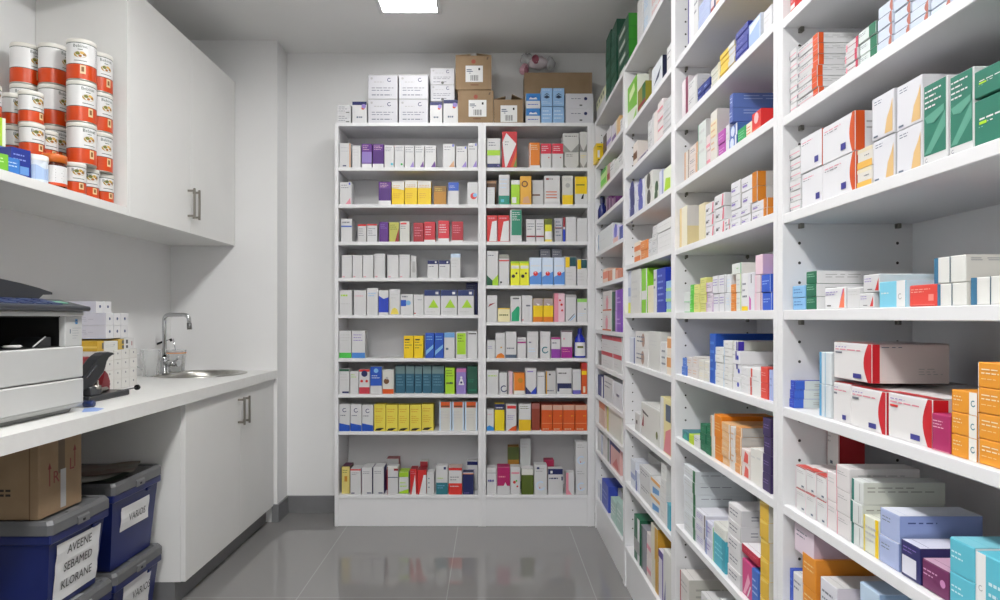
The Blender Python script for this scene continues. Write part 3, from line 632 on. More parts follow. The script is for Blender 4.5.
# pink and white toy in clear wrap, hanging over the tray's corner
def blob(mb, c, r, m, seed=0, amp=.18, n=14):
    rnd = random.Random(seed); ph = [rnd.uniform(0, 6) for _ in range(6)]; rings = []
    vs = []; i0 = len(mb.v); k_ = mb.mi(m)
    for j in range(n//2+1):
        for k in range(n):
            th = math.pi*j/(n//2); fi = 2*math.pi*k/n
            q = 1+amp*(math.sin(3*fi+ph[0])*math.sin(2*th+ph[1])+.6*math.sin(5*fi+ph[2]+3*th))
            mb.v.append((c[0]+r[0]*q*math.sin(th)*math.cos(fi), c[1]+r[1]*q*math.sin(th)*math.sin(fi), c[2]+r[2]*q*math.cos(th)))
    for j in range(n//2):
        for k in range(n):
            a = i0+j*n+k; b = i0+j*n+(k+1) % n; mb.f.append((a, a+n, b+n, b)); mb.m.append(k_); mb.sm.append(True)
Yw = Zf+.165
tx = (541-CX)*Yw/F; tzz = pz(66.5, Yw)+.02
t = empty('wrapped_bundle', (tx, Yw, tzz), 'pink and white soft bundle in crumpled clear plastic on the cardboard tray', 'wrapped bundle')
mb = MB(); blob(mb, (tx-.015, Yw, tzz), (.068, .045, .034), mat('d8ccd0', .5), 1); mb.build('soft_body', t)
mb = MB(); blob(mb, (tx-.035, Yw-.042, tzz+.008), (.022, .014, .026), mat('94485a', .5), 2, .1); mb.build('pink_patch', t)['label'] = 'dusky pink patch'
mb = MB(); blob(mb, (tx-.1, Yw-.02, tzz-.045), (.03, .02, .03), mat('c89aa8', .4), 4, .25); blob(mb, (tx-.09, Yw-.03, tzz-.055), (.012, .02, .026), mat('7a4050', .4), 5, .2); mb.build('hanging_end', t)
mb = MB(); blob(mb, (tx-.09, Yw, tzz+.025), (.035, .02, .03), mat('d4d4d6', .15, Alpha=.6), 8, .4); mb.build('plastic_wrap', t); mb = MB(); blob(mb, (tx+.055, Yw, tzz+.0), (.03, .03, .032), mat('d4d4d6', .15, Alpha=.6), 9, .3); mb.build('plastic_wrap', t)

# ---------------- cartons in the right hand bays
BN = ['corner bookcase', 'second right bookcase', 'third right bookcase', 'nearest right bookcase']
def rrow(bay, si, row, o, s, items, tz=None):
    ztop = BTOPS[bay][si] if tz is None else tz
    k = 0
    for it in items:
        x0, x1, yt, n, style, look = it[:6]; op = it[6] if len(it) > 6 else {}
        k += 1; st = op.get('set', .012); X = XF+st
        px0 = o[0]+x0/s-CX; px1 = o[0]+x1/s-CX
        Y0 = X*F/px0; Y1 = X*F/px1
        lim0 = BAY[bay]-.026 if tz is None else 9; lim1 = BAY[bay+1]+.026 if tz is None else -9
        Y0 = min(Y0, lim0); Y1 = max(Y1, lim1)
        zb = pz(o[1]+op['zb']/s, Y1) if 'zb' in op else ztop+.0004
        if 'z' in op: zb = ztop+op['z']
        h = (pz(o[1]+yt/s, Y1)-zb)/n if 'h' not in op else op['h']
        if tz is None and ztop < 1.0: kz = .93; h *= kz; zb = ztop+.0004+(zb-ztop)*kz
        if tz is None: h = (clampz(zb, zb+h*n, BTOPS[bay], .020, 2.322, look)-zb)/n
        d = op.get('d', .125)
        if st+d > .262: d = .262-st
        w = Y0-Y1-.0018; yc = (Y0+Y1)/2
        if w < .008 or h < .006: print('BAD', bay, si, look, w, h); continue
        where = 'in %s stack' % ORD[k] if n > 1 else '%s along' % ORD[k]
        for lv in range(n):
            j = random.uniform(-.007, .007)*min(1, w/.05) if n > 1 else random.uniform(-.004, .004)
            c = carton(style, w, d, h-.0006, (X+random.uniform(0, .003), yc, zb+lv*h), -math.pi/2+j*.6)
            lev = '' if n == 1 else (['bottom', 'top'] if n == 2 else ['bottom', 'middle', 'top'] if n == 3 else ['bottom']+['%s up' % ORD[q] for q in range(2, n)]+['top'])[lv]+' '
            place = (lev+where).replace('  ', ' ') if n > 1 else where
            tail = '%s row, %s' % (row, BN[bay]) if row != 'top' else 'atop %s' % BN[bay]
            tag(c, '%s, %s, %s' % (look, place, tail), 'carton', '%s, %s' % (look, tail))
W = 'white;x:text:2:.5:.85;S.x:lgrey:3:.4:.85'
def WB(c, k='r', a=.2, extra=''): return 'white;%s:%s:%s;x:text:2:.55:.85:.1:.7;S.x:lgrey:2:.4:.8%s' % (k, c, a, extra)
# nearest bay (index 3)
o = (770, 0); s = 1000/230
rrow(3, 1, 'first', o, s, [(48, 104, -40, 1, 'd04040;m:white:.3:.5;o:pink:.4:.7:.2', 'glossy red carton')])
wl = 'white;m:pink:.42:.5;x:text:1:.2:.32:.1:.5;q:text:.06:.15:.12:.5;T.fill:white;S.x:grey:2:.5:.8:.1:.5'
wor = 'white;r:d0521c:.24;m:pink:.48:.54;x:text:1:.7:.82:.1:.6;q:text:.06:.15:.12:.5;S.x:grey:2:.45:.8:.05:.4;S.l:d0521c:.05'
cv = 'd4deec;q:slate:.0:.0:.96:.03;rc:b06858:.2;x:pale:2:.5:.8:.1:.6'
rrow(3, 2, 'second', o, s, [
 (50, 112, 200, 6, wl, 'flat white carton, pink line'), (114, 205, 137, 6, wor, 'flat white carton, orange end', {'d': .2}),
 (322, 380, 150, 3, 'white;r:c83a58:.18;m:dred:.5:.55:.1:.5;q:pink:.1:.2:.2:.8;S.x:grey:2:.4:.8', 'small white carton, red band'),
 (382, 460, 85, 3, 'e4ecea;r:1c6e50:.38;x:text:2:.5:.8:.05:.55;S.fill:dgreen', 'white carton, green end'),
 (462, 529, -15, 4, cv, 'pale carton, curved rust end'), (531, 605, -48, 4, cv, 'pale carton, curved rust end'),
 (607, 690, -100, 4, cv, 'pale carton, curved rust end'), (692, 782, -150, 4, cv, 'pale carton, curved rust end'), (784, 880, -200, 4, cv, 'pale carton, curved rust end')])
o = (770, 80); s = 4
sand = 'e2e2e8;x:slate:2:.8:.92:.12:.6;p:d8b47c:.6:.06:.95:.06:.95:.8:.85:.6:.7:.4;q:slate:.1:.06:.3:.1;S.fill:c8c8cc'
bw2 = 'e6e6ea;x:pink:1:.82:.87:.08:.9;x:text:1:.76:.8:.08:.5;q:indigo:.7:.15:.88:.32;S.x:grey:2:.5:.8;S.l:c8501c:.12'
bw3 = 'e6e6ea;rc:c8501c:.16;x:pink:1:.82:.87:.08:.75;x:text:1:.76:.8:.08:.5;q:indigo:.6:.15:.75:.32;S.x:grey:2:.5:.8;S.l:c8501c:.1'
grn = 'white;q:2a7460:.06:.12:.96:.99;p:5a9a86:.08:.14:.35:.14:.94:.4:.94:.6;p:5a9a86:.1:.6:.9:.68:.9:.6:.5:.5:.2:.52;x:white:4:.68:.94:.12:.85;ring:text:.2:.06:.06'
gb_ = '2a7460;x:white:1:.55:.62:.12:.62;q:lime:.12:.47:.28:.53;x:white:1:.47:.52:.3:.5;x:8abaa8:1:.4:.43:.12:.3'
rrow(3, 3, 'third', o, s, [
 (47, 118, 258, 6, wl, 'flat white carton, pink line'), (121, 205, 190, 2, bw2, 'large white carton, indigo square', {'d': .2}), (207, 340, 118, 2, bw3, 'large white carton, orange edge', {'d': .16}),
 (343, 404, 255, 2, 'e4e0d8;t:cream:.2;b:e0ae50:.35;x:text:1:.55:.65:.5:.9', 'cream carton, sandy foot'),
 (406, 496, 28, 2, sand, 'white carton, sand figure'), (498, 602, -28, 2, sand, 'white carton, sand figure'),
 (606, 706, -24, 1, grn, 'upright green and white carton'), (708, 809, -60, 1, grn, 'upright green and white carton'),
 (811, 1010, 0, 1, gb_, 'broad lower green carton', {'d': .2}), (811, 1010, -130, 1, gb_, 'broad upper green carton', {'d': .2, 'zb': -8})])
o = (770, 210); s = 1000/230
rrow(3, 4, 'fourth', o, s, [
 (97, 152, 325, 2, '86b8e2;x:3c6cae:2:.3:.8;S.fill:86b8e2', 'light blue carton'),
 (153, 199, 262, 3, '1c6a4c;x:9cc8b0:2:.5:.85;S.fill:white;S.x:grey:2:.4:.8:.1:.6', 'long carton, green end', {'d': .17}),
 (230, 320, 332, 1, 'e8e8ea;p:e87858:.72:.05:.97:.05:.97:.95:.9:.9;p:c05ab0:.72:.05:.8:.4:.95:.9:.9:.9;x:lilac:2:.62:.85:.08:.7;q:dgrey:.15:.12:.35:.18', 'white carton, pink sweep'),
 (326, 384, 335, 1, 'white;x:lgrey:2:.6:.9;S.x:lgrey:3:.3:.8', 'white carton, grey print'),
 (386, 450, 358, 1, 'white;p:red:.75:.1:.97:.1:.97:.8;x:lilac:2:.55:.85:.1:.7;q:dgrey:.3:.15:.6:.2', 'lower white carton, red fleck'),
 (398, 470, 275, 1, 'white;p:red:.75:.1:.97:.1:.97:.8;x:lilac:2:.55:.85:.1:.7;q:dgrey:.3:.15:.6:.2', 'upper white carton, red fleck', {'zb': 356}),
 (472, 590, 302, 1, '7cc4dc;r:e0e0e0:.32;x:white:1:.5:.6:.1:.6;ring:grey:.82:.4:.07;S.fill:b8dcea', 'turquoise carton, white band', {'d': .2}),
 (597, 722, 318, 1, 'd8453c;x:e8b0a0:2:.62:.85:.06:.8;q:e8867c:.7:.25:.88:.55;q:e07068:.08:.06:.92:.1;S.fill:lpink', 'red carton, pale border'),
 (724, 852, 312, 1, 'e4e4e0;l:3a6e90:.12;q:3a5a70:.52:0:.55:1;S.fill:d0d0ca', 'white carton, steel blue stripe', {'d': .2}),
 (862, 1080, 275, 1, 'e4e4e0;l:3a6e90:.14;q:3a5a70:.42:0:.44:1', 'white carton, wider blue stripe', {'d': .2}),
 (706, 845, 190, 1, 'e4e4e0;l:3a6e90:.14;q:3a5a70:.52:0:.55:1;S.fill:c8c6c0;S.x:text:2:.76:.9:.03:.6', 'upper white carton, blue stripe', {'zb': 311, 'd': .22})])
o = (770, 310); s = 986/230
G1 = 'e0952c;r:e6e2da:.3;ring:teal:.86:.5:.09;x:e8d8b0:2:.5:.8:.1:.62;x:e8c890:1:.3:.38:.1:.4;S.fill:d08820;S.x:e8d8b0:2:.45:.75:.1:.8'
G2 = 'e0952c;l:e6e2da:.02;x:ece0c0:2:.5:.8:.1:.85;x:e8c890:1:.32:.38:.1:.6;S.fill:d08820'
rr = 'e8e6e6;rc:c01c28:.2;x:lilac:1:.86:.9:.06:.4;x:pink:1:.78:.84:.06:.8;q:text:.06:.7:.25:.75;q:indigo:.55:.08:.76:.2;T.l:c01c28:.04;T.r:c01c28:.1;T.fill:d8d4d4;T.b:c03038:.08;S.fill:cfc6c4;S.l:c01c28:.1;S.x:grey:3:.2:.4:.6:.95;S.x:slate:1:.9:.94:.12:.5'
rrow(3, 5, 'fifth', o, s, [
 (62, 102, 303, 3, 'royal;S.fill:cfd8d8;S.l:3a62c8:.15;S.x:grey:2:.3:.7:.3:.85;x:5a80d8:2:.3:.8', 'blue ended flat carton', {'d': .13}),
 (206, 256, 182, 2, 'dfe6ea;l:5aa0cc:.2;q:8abcd8:.5:0:.56:1', 'white carton, sky blue edge', {'d': .2}),
 (264, 342, 320, 1, rr.replace('rc:c01c28:.2;', ''), 'white carton, small lettering', {'d': .2}), (344, 495, 352, 1, rr, 'broad white carton, red edge', {'d': .22}),
 (498, 689, 385, 1, rr.replace('q:text', 'q:red'), 'widest white carton, red edge', {'d': .22}),
 (272, 437, 146, 1, rr, 'upper white carton, red edge', {'zb': 316, 'd': .125, 'set': .016}),
 (691, 772, 455, 1, 'a82860;x:e8b8c8:3:.6:.85:.05:.9;b:d08898:.04;S.fill:a03058', 'magenta carton, white lettering'),
 (774, 888, 355, 3, G1, 'orange carton, white band'), (890, 1060, 235, 4, G2, 'orange carton by frame edge')])
o = (770, 400); s = 1000/230
rs = 'e6e6e6;t:c84040:.04;x:grey:2:.7:.85:.15:.85;q:slate:.6:.12:.85:.2;l:lpink:.04;T.fill:dcd4d4;T.b:c84840:.25'
rrow(3, 6, 'sixth', o, s, [
 (110, 153, 286, 2, rs, 'small white carton, red edge', {'d': .07}), (155, 195, 300, 2, rs, 'small white carton, red edge', {'d': .07}), (197, 240, 322, 2, rs, 'small white carton, red edge', {'d': .07}),
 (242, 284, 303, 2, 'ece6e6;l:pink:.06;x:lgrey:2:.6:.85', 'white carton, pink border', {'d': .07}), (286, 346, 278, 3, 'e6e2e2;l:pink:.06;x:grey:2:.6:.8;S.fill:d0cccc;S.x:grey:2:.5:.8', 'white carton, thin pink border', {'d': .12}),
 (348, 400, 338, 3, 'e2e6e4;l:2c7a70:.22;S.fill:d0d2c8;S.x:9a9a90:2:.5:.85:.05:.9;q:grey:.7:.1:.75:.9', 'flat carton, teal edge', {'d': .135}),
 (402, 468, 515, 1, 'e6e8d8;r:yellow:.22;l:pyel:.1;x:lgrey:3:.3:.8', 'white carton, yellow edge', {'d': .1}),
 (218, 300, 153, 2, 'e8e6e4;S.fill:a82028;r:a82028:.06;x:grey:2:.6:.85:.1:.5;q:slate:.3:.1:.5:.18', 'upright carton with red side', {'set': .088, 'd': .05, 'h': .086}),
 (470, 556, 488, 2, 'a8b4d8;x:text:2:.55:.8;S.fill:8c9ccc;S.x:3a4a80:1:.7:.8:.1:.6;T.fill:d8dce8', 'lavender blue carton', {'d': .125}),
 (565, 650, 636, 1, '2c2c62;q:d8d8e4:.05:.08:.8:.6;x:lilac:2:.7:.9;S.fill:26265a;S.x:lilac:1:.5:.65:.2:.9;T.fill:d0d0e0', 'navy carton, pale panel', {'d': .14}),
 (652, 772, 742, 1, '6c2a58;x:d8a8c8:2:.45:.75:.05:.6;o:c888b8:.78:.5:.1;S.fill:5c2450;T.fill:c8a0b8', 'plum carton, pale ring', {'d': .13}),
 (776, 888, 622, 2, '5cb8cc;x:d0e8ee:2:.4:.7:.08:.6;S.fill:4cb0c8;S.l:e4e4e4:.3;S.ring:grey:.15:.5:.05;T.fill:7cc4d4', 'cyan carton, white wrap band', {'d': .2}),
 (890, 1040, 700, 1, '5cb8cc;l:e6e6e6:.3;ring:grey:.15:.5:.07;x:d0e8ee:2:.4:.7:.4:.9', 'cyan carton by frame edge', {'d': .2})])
o = (770, 480)
rrow(3, 7, 'seventh', o, s, [
 (52, 96, 380, 1, '2a50bc;x:5a80d8:2:.4:.8;S.fill:2348b0', 'cobalt blue carton', {'d': .1}), (98, 138, 415, 1, W, 'white carton, grey print', {'d': .1}),
 (140, 200, 330, 2, 'dc8c28;x:e8c890:2:.5:.8;S.fill:d4862a', 'amber carton', {'d': .115}),
 (104, 190, 208, 1, 'd8c8d4;x:text:2:.55:.85;S.fill:c0a8b4;T.fill:e0d8dc', 'pinkish carton on amber ones', {'zb': 345, 'd': .12}),
 (215, 288, 455, 1, 'e4e4ec;b:5a2a8a:.25;x:text:2:.6:.85;T.fill:d0d0d0;S.b:5a2a8a:.5;S.fill:e0d8e0', 'white carton, violet base', {'d': .14}),
 (385, 470, 470, 1, 'b8cce0;x:text:2:.6:.85;S.fill:88a4c4;T.fill:a8bcd4', 'pale blue carton', {'d': .16})])
# third bay (index 2)
o = (670, 0); s = 6
rrow(2, 0, 'first', o, s, [
 (103, 138, -60, 1, 'e8e8ec;l:indigo:.2', 'tall white carton, indigo edge'), (140, 166, -70, 1, W, 'tall white carton'),
 (168, 236, -60, 2, 'a8b4d4;x:lav:3:.3:.8', 'lavender carton'), (238, 270, -40, 1, 'e0d4dc;m:dred:.3:.5;r:navy:.3', 'white carton, maroon band'), (272, 345, -140, 1, 'e0dcc8;m:tan:.3:.5', 'cream carton')])
nb = '1c2c78;x:5a6ab0:2:.3:.8;q:8a9ad0:.1:.3:.5:.5'
rrow(2, 1, 'second', o, s, [
 (66, 104, 450, 1, 'd8d0d4;r:7c2848:.35', 'white carton, maroon side', {'d': .05}), (106, 158, 440, 2, WB('lgrey'), 'white carton, grey edge'),
 (160, 200, 490, 2, nb, 'navy carton'), (202, 240, 455, 2, nb, 'navy carton'), (242, 296, 365, 3, 'e0e0d4;r:cream:.2;x:grey:2:.4:.8', 'cream white carton'),
 (298, 388, 232, 5, 'e0c050;r:c8c8c8:.4;x:pyel:1:.5:.7:.1:.5;S.fill:b0b0b0;S.x:grey:2:.3:.7', 'flat yellow and grey carton'),
 (390, 464, 120, 5, '40489a;x:8890cc:2:.3:.8;S.fill:2c3688', 'indigo carton'), (466, 540, 70, 1, '9cb4dc;p:d8e4f4:.1:.6:.9:.8:.9:.95:.1:.9;r:dfe6f0:.06;S.fill:d8dce4;S.o:pink:.5:.6:.1', 'large silvery blue carton'),
 (425, 530, -60, 1, '24347c;q:8c9cc8:.1:.3:.6:.5;S.fill:101c50', 'dark blue carton behind', {'set': .14}), (560, 610, 20, 1, 'e0e0e4;x:lgrey:2:.4:.8', 'plain white carton')])
o = (670, 80)
rrow(2, 2, 'third', o, s, [
 (85, 112, 415, 2, 'd8d0c8;l:tan:.3;r:brown:.12', 'beige carton'), (114, 164, 365, 3, 'e4d8d4;r:tan:.2;x:slate:2:.3:.7', 'white carton, tan edge'),
 (168, 214, 228, 1, 'dce2de;l:8ab8a0:.08;x:lgrey:3:.3:.9;S.fill:d4d4d4', 'tall white carton'), (216, 240, 320, 2, 'e4d4d4;m:pink:.2:.4', 'pale pink carton'),
 (242, 282, 165, 1, 'e0dcd4;m:cream:.5:.8;x:tan:5:.2:.8;S.fill:cfccc6', 'tall cream carton'), (284, 326, 285, 2, 'b050a8;x:e0b0dc:2:.3:.7', 'magenta carton'),
 (328, 348, 260, 1, 'e2e0e6;x:lgrey:2:.4:.8', 'narrow white carton'),
 (352, 399, 250, 2, '4c6cb4;o:d0d8f0:.4:.5:.25;r:white:.2', 'blue and white carton'), (401, 450, 265, 1, '2c9a58;x:8ad0a0:3:.3:.8;S.fill:24904e', 'green carton'),
 (452, 488, 240, 1, 'e8dcc8;x:dorange:3:.2:.8', 'cream carton, orange print'), (490, 545, 165, 1, 'd03430;o:e8c0c0:.5:.68:.25;b:e06a50:.2;S.fill:cc2424', 'bright red carton'),
 (352, 373, 75, 2, '5a6cae;x:b8c4e4:2:.3:.8;S.fill:5c74b8;S.x:a0b0dc:2:.5:.9', 'broad periwinkle carton', {'zb': 248, 'd': .23})])
o = (670, 160)
mk = 'e6e6e8;x:text:1:.4:.6:.1:.6;q:dgrey:.1:.3:.35:.45;p:e06a80:.75:.05:.9:.05:.95:.9:.85:.9'
oe = 'e4e4e8;x:text:1:.5:.6:.1:.8;q:lilac:.1:.3:.5:.45;S.fill:b4b0ac'
oe2 = 'e4e4e8;x:text:1:.5:.6:.1:.6;q:lilac:.1:.3:.4:.45;r:c8781c:.2;S.fill:b4b0ac;S.l:c8781c:.1'
rrow(2, 3, 'fourth', o, s, [
 (50, 98, 268, 1, 'e0dac4;l:e0c890:.3;S.fill:d0ccc8;S.b:d8c898:.5', 'tall cream carton', {'d': .1}), (172, 208, 250, 1, 'dcd2b0;x:cream:2:.4:.8', 'slim straw carton'),
 (210, 264, 240, 3, mk, 'white carton, pink flash', {'d': .16}), (266, 325, 190, 3, mk, 'white carton, pink flash', {'d': .16}), (327, 358, 345, 2, mk, 'white carton, pink flash', {'d': .16}),
 (364, 420, 285, 2, oe, 'white carton, lilac mark', {'d': .2}), (422, 480, 262, 2, oe, 'white carton, lilac mark', {'d': .2}), (482, 577, 222, 2, oe2, 'white carton, orange end', {'d': .2}),
 (364, 420, 112, 2, oe, 'white carton set above, lilac mark', {'zb': 283, 'd': .2}), (422, 517, 62, 2, oe2.replace(':.2;S.fill', ':.28;S.fill'), 'white carton set above, orange end', {'zb': 245, 'd': .2})])
o = (670, 240)
pkk = 'e4d8e4;l:c8a0c8:.2;x:text:2:.4:.8;S.fill:c8b0cc;S.x:lilac:2:.4:.8'
w2 = 'e6e6ea;q:dgrey:.9:0:.94:1;x:lilac:3:.4:.85'
rrow(2, 4, 'fifth', o, s, [
 (82, 116, 310, 2, 'e2e6e4;b:9ac8a0:.1', 'small white carton', {'d': .08}), (118, 140, 265, 3, '56c23c;x:b0e0a0:2:.3:.8', 'vivid green carton', {'d': .08}),
 (142, 176, 262, 3, 'cfcf7c;x:a8b060:2:.3:.8', 'pale olive carton', {'d': .1}), (178, 214, 222, 4, 'cfcf7c;x:a8b060:2:.3:.8', 'pale olive carton', {'d': .1}),
 (216, 252, 250, 3, pkk, 'pale mauve carton', {'d': .14}), (254, 292, 210, 2, w2, 'white carton, dark edge'), (294, 332, 205, 2, w2, 'white carton, dark edge'), (334, 360, 205, 2, 'e4e8ec;x:pale:3:.3:.8', 'bluish white carton'),
 (362, 392, 262, 3, 'dc8838;x:e8c090:2:.3:.7', 'orange carton', {'d': .1}), (394, 424, 200, 2, 'e6e8e4;r:lime:.08;x:lgrey:2:.3:.8', 'white carton'), (426, 464, 195, 1, 'e8e8ea;x:text:3:.3:.8;b:yellow:.12', 'tall white carton, yellow foot'),
 (466, 504, 190, 1, 'e4e4ea;p:c050a8:.2:.02:.5:.02:.5:.3:.2:.4;q:dgrey:.5:.72:.62:.95', 'tall white carton, magenta mark'), (506, 546, 205, 2, 'e8d8e0;r:dred:.08;l:lpink:.3', 'pale pink carton'),
 (548, 605, 200, 2, '2c58c4;x:a8c0f0:2:.4:.7;r:d8dcec:.04', 'royal blue carton'),
 (366, 424, 132, 1, 'e4e8e4;r:7ab88a:.1;x:bgreen:1:.4:.6:.5:.8;S.fill:d8d6d0', 'white carton set atop others', {'zb': 198, 'd': .2}),
 (508, 552, 82, 1, 'e0c4d0;S.fill:c8a8c4;S.x:lilac:3:.3:.7', 'mauve carton set atop others', {'zb': 203, 'd': .2})])
o = (670, 320)
lw = 'e8e8e6;x:text:1:.5:.6:.2:.8;l:pale:.1;S.fill:c8c6c0'
ib = 'e8e8e6;x:text:1:.5:.6:.1:.6;r:3a2a9a:.26;S.fill:b8b8b0;S.l:3a2a9a:.08'
rrow(2, 5, 'sixth', o, s, [
 (70, 98, 230, 2, '4a76c8;x:9ab8e8:2:.3:.7', 'small blue carton', {'d': .08}), (100, 132, 225, 2, 'e2dcd8;x:tan:2:.3:.8', 'white carton, tan print', {'d': .1}), (134, 166, 222, 2, 'e2dcd8;x:tan:2:.3:.8', 'white carton, tan print', {'d': .1}),
 (168, 200, 240, 2, 'e4e2da;x:cream:2:.3:.8', 'cream white carton', {'d': .1}), (202, 230, 250, 2, 'e4e2da;x:cream:2:.3:.8', 'cream white carton', {'d': .1}),
 (232, 268, 82, 1, '2458b8;x:5a8ad8:4:.2:.9;S.fill:1c4ca8', 'tall blue carton', {'d': .24}),
 (270, 318, 165, 5, lw, 'flat white carton, fine print', {'d': .18}), (320, 372, 125, 6, lw, 'flat white carton, fine print', {'d': .2}), (374, 402, 128, 3, ib, 'flat white carton, indigo end', {'zb': 296, 'd': .2}),
 (374, 422, 300, 3, 'e8e8ea;o:royal:.7:.5:.12;x:lgrey:1:.6:.8', 'white carton, blue dot', {'d': .14, 'h': .033}), (424, 490, 290, 3, 'e8e8ea;r:d04838:.14;x:lgrey:2:.5:.8:.1:.6', 'white carton, red stripe', {'d': .12}),
 (492, 540, 300, 1, 'ecebea;x:lgrey:2:.5:.8', 'plain white carton'), (542, 586, 285, 2, 'd8483c;x:e8a8a0:2:.4:.7;S.fill:d0443a', 'red carton'), (588, 612, 300, 1, 'a8b4e0;x:lav:2:.4:.8', 'lavender carton')])
o = (670, 400)
o1 = 'e08420;l:e0e0e0:.06;x:e8b878:3:.3:.7'
pz2 = 'dcb080;x:e8d8c0:3:.3:.7;r:e0e0e0:.1'
rrow(2, 6, 'seventh', o, s, [
 (68, 110, 195, 1, 'teal;p:2c9a8c:.1:.1:.9:.1:.5:.9', 'low teal carton', {'d': .08}), (112, 138, 210, 1, 'b8d030;x:lime:2:.3:.8', 'low lime carton', {'d': .08}), (140, 174, 222, 1, W, 'low white carton', {'d': .08}),
 (176, 212, 142, 3, '12694a;x:3a9a78:2:.3:.7', 'dark green carton', {'d': .1}), (214, 246, 142, 3, '12694a;x:3a9a78:2:.3:.7', 'dark green carton', {'d': .1}),
 (262, 306, 78, 2, o1, 'bright orange carton', {'d': .14}), (308, 360, 130, 5, pz2, 'peach and white carton', {'d': .12}), (362, 386, 145, 2, 'e4e0dc;x:tan:2:.3:.8', 'slim white carton', {'d': .12}),
 (388, 426, 148, 5, 'd8995c;r:e4dccc:.15;x:e8c8a0:2:.4:.7;S.fill:b8b4ae;S.x:grey:2:.5:.8', 'flat orange ended carton', {'d': .2}),
 (428, 474, 295, 2, 'e8dcd8;p:d85a50:.3:.1:.9:.1:.9:.7:.5:.9', 'white carton, red figure', {'d': .12}), (476, 514, 285, 1, 'e8e6e0;x:lgrey:1:.7:.8', 'cream white carton', {'d': .12}), (516, 552, 290, 1, 'e8e6e0;x:lgrey:1:.7:.8', 'cream white carton', {'d': .12}),
 (554, 606, 85, 4, '3c2c5c;x:8a7aa8:2:.4:.7;r:20183c:.1', 'dark violet carton', {'d': .16}),
 (240, 262, 80, 1, 'e4e0d8;l:tan:.3', 'white carton, tan edge', {'d': .14})])
o = (660, 520); s = 7.5
ge = 'e2e6ea;r:1c6a3c:.2;x:lgrey:2:.3:.8;S.fill:ccd2d6;S.x:text:1:.6:.7:.1:.9'
ge2 = ge+';S.m:4a8ac8:.0:.35'
rrow(2, 7, 'eighth', o, s, [
 (175, 262, -400, 6, ge, 'flat white carton, green edge', {'d': .17}), (264, 336, -50, 3, 'e4e4ec;r:6a5a58:.1;x:lilac:3:.3:.8', 'white carton, dark edge', {'d': .1}),
 (338, 384, 20, 2, 'dcdcec;l:lav:.3;x:lilac:2:.3:.8', 'pale lilac carton', {'d': .1}), (386, 398, 40, 1, 'e4e8e4;r:47b84a:.4', 'slim white green carton', {'d': .1}),
 (400, 488, 150, 1, '4cacc0;r:3898ac:.3;x:8ad0dc:3:.3:.8;T.fill:e4e4dc', 'aqua carton, white lid', {'d': .1}),
 (400, 490, 60, 1, 'e6e6e0;x:lgrey:3:.3:.8;S.fill:e0e0d8', 'white carton on aqua one', {'zb': 148, 'd': .12}),
 (505, 604, -110, 5, 'e6e4e6;r:lgrey:.05;x:text:2:.3:.8;S.fill:c8c8cc;S.x:text:2:.3:.7', 'white carton, grey print', {'d': .2}),
 (608, 684, 330, 1, 'c84880;p:e8a8c0:.1:.05:.3:.05:.8:.5:.6:.7;p:white:.5:.05:.6:.05:.9:.4:.8:.4', 'pink carton', {'d': .12}), (686, 738, 380, 1, '4068b8;x:a8b8e0:3:.3:.8', 'blue carton', {'d': .12}),
 (608, 738, 255, 1, 'b01c3c;x:e06a80:2:.4:.7;T.fill:e4e0e4', 'crimson carton', {'zb': 332, 'd': .12}),
 (745, 812, -200, 6, 'd8b03c;p:e4c868:.05:.75:.95:.9:.95:.95:.05:.95;S.fill:ccc8b8', 'golden yellow carton', {'d': .14})])
rrow(2, 8, 'ninth', o, s, [(150, 215, 415, 2, 'e0dcd8;l:b03038:.1;x:grey:2:.5:.8;S.fill:c8c6be;S.x:a8a8a0:2:.4:.8', 'off-white carton, red edge', {'d': .18}), (300, 420, 640, 2, W, 'white carton', {'d': .12}), (440, 640, 760, 2, WB('navy'), 'white carton, navy end', {'d': .12})])
# second bay (index 1)
o = (590, 0); s = 6
rrow(1, 0, 'first', o, s, [
 (225, 282, 440, 1, 'd8dcd0;p:74b830:.0:.4:1:.3:1:1:0:1;p:d8e8b0:.2:.6:.8:.7:.7:.9:.2:.8;p:8cc850:.5:.02:.95:.02:.95:.25', 'lime green carton', {'d': .05}), (284, 330, 480, 1, '8a8428;r:2c6a3c:.4;m:dred:.2:.35', 'olive and green carton', {'d': .06}),
 (304, 362, 370, 1, 'dcd8cc;m:tan:.3:.8:.1:.4', 'cream carton', {'set': .1}), (366, 430, 325, 1, 'dfe3e8;p:1c2c50:.2:.3:.7:.4:.9:.7:.6:.55;S.fill:181c3c', 'white carton, navy side'), (456, 484, 250, 1, W, 'white carton')])
o = (590, 90)
rrow(1, 1, 'second', o, s, [
 (258, 282, 300, 1, 'd8d0c8;m:brown:.3:.6', 'white carton, brown band'), (284, 342, 355, 1, 'a89cb0;p:2c2c68:.1:.1:.9:.1:.9:.7:.4:.8', 'grey carton, navy patch'), (345, 370, 165, 3, W, 'white carton'),
 (372, 402, 110, 1, 'dcd4d0;l:lgrey:.3', 'tall beige carton'), (404, 436, 45, 4, 'e4dcdc;m:d87080:.1:.3', 'white carton, pink band'), (438, 484, 25, 6, 'd4d4d6;x:grey:2:.3:.8', 'flat grey white carton')])
o = (590, 180)
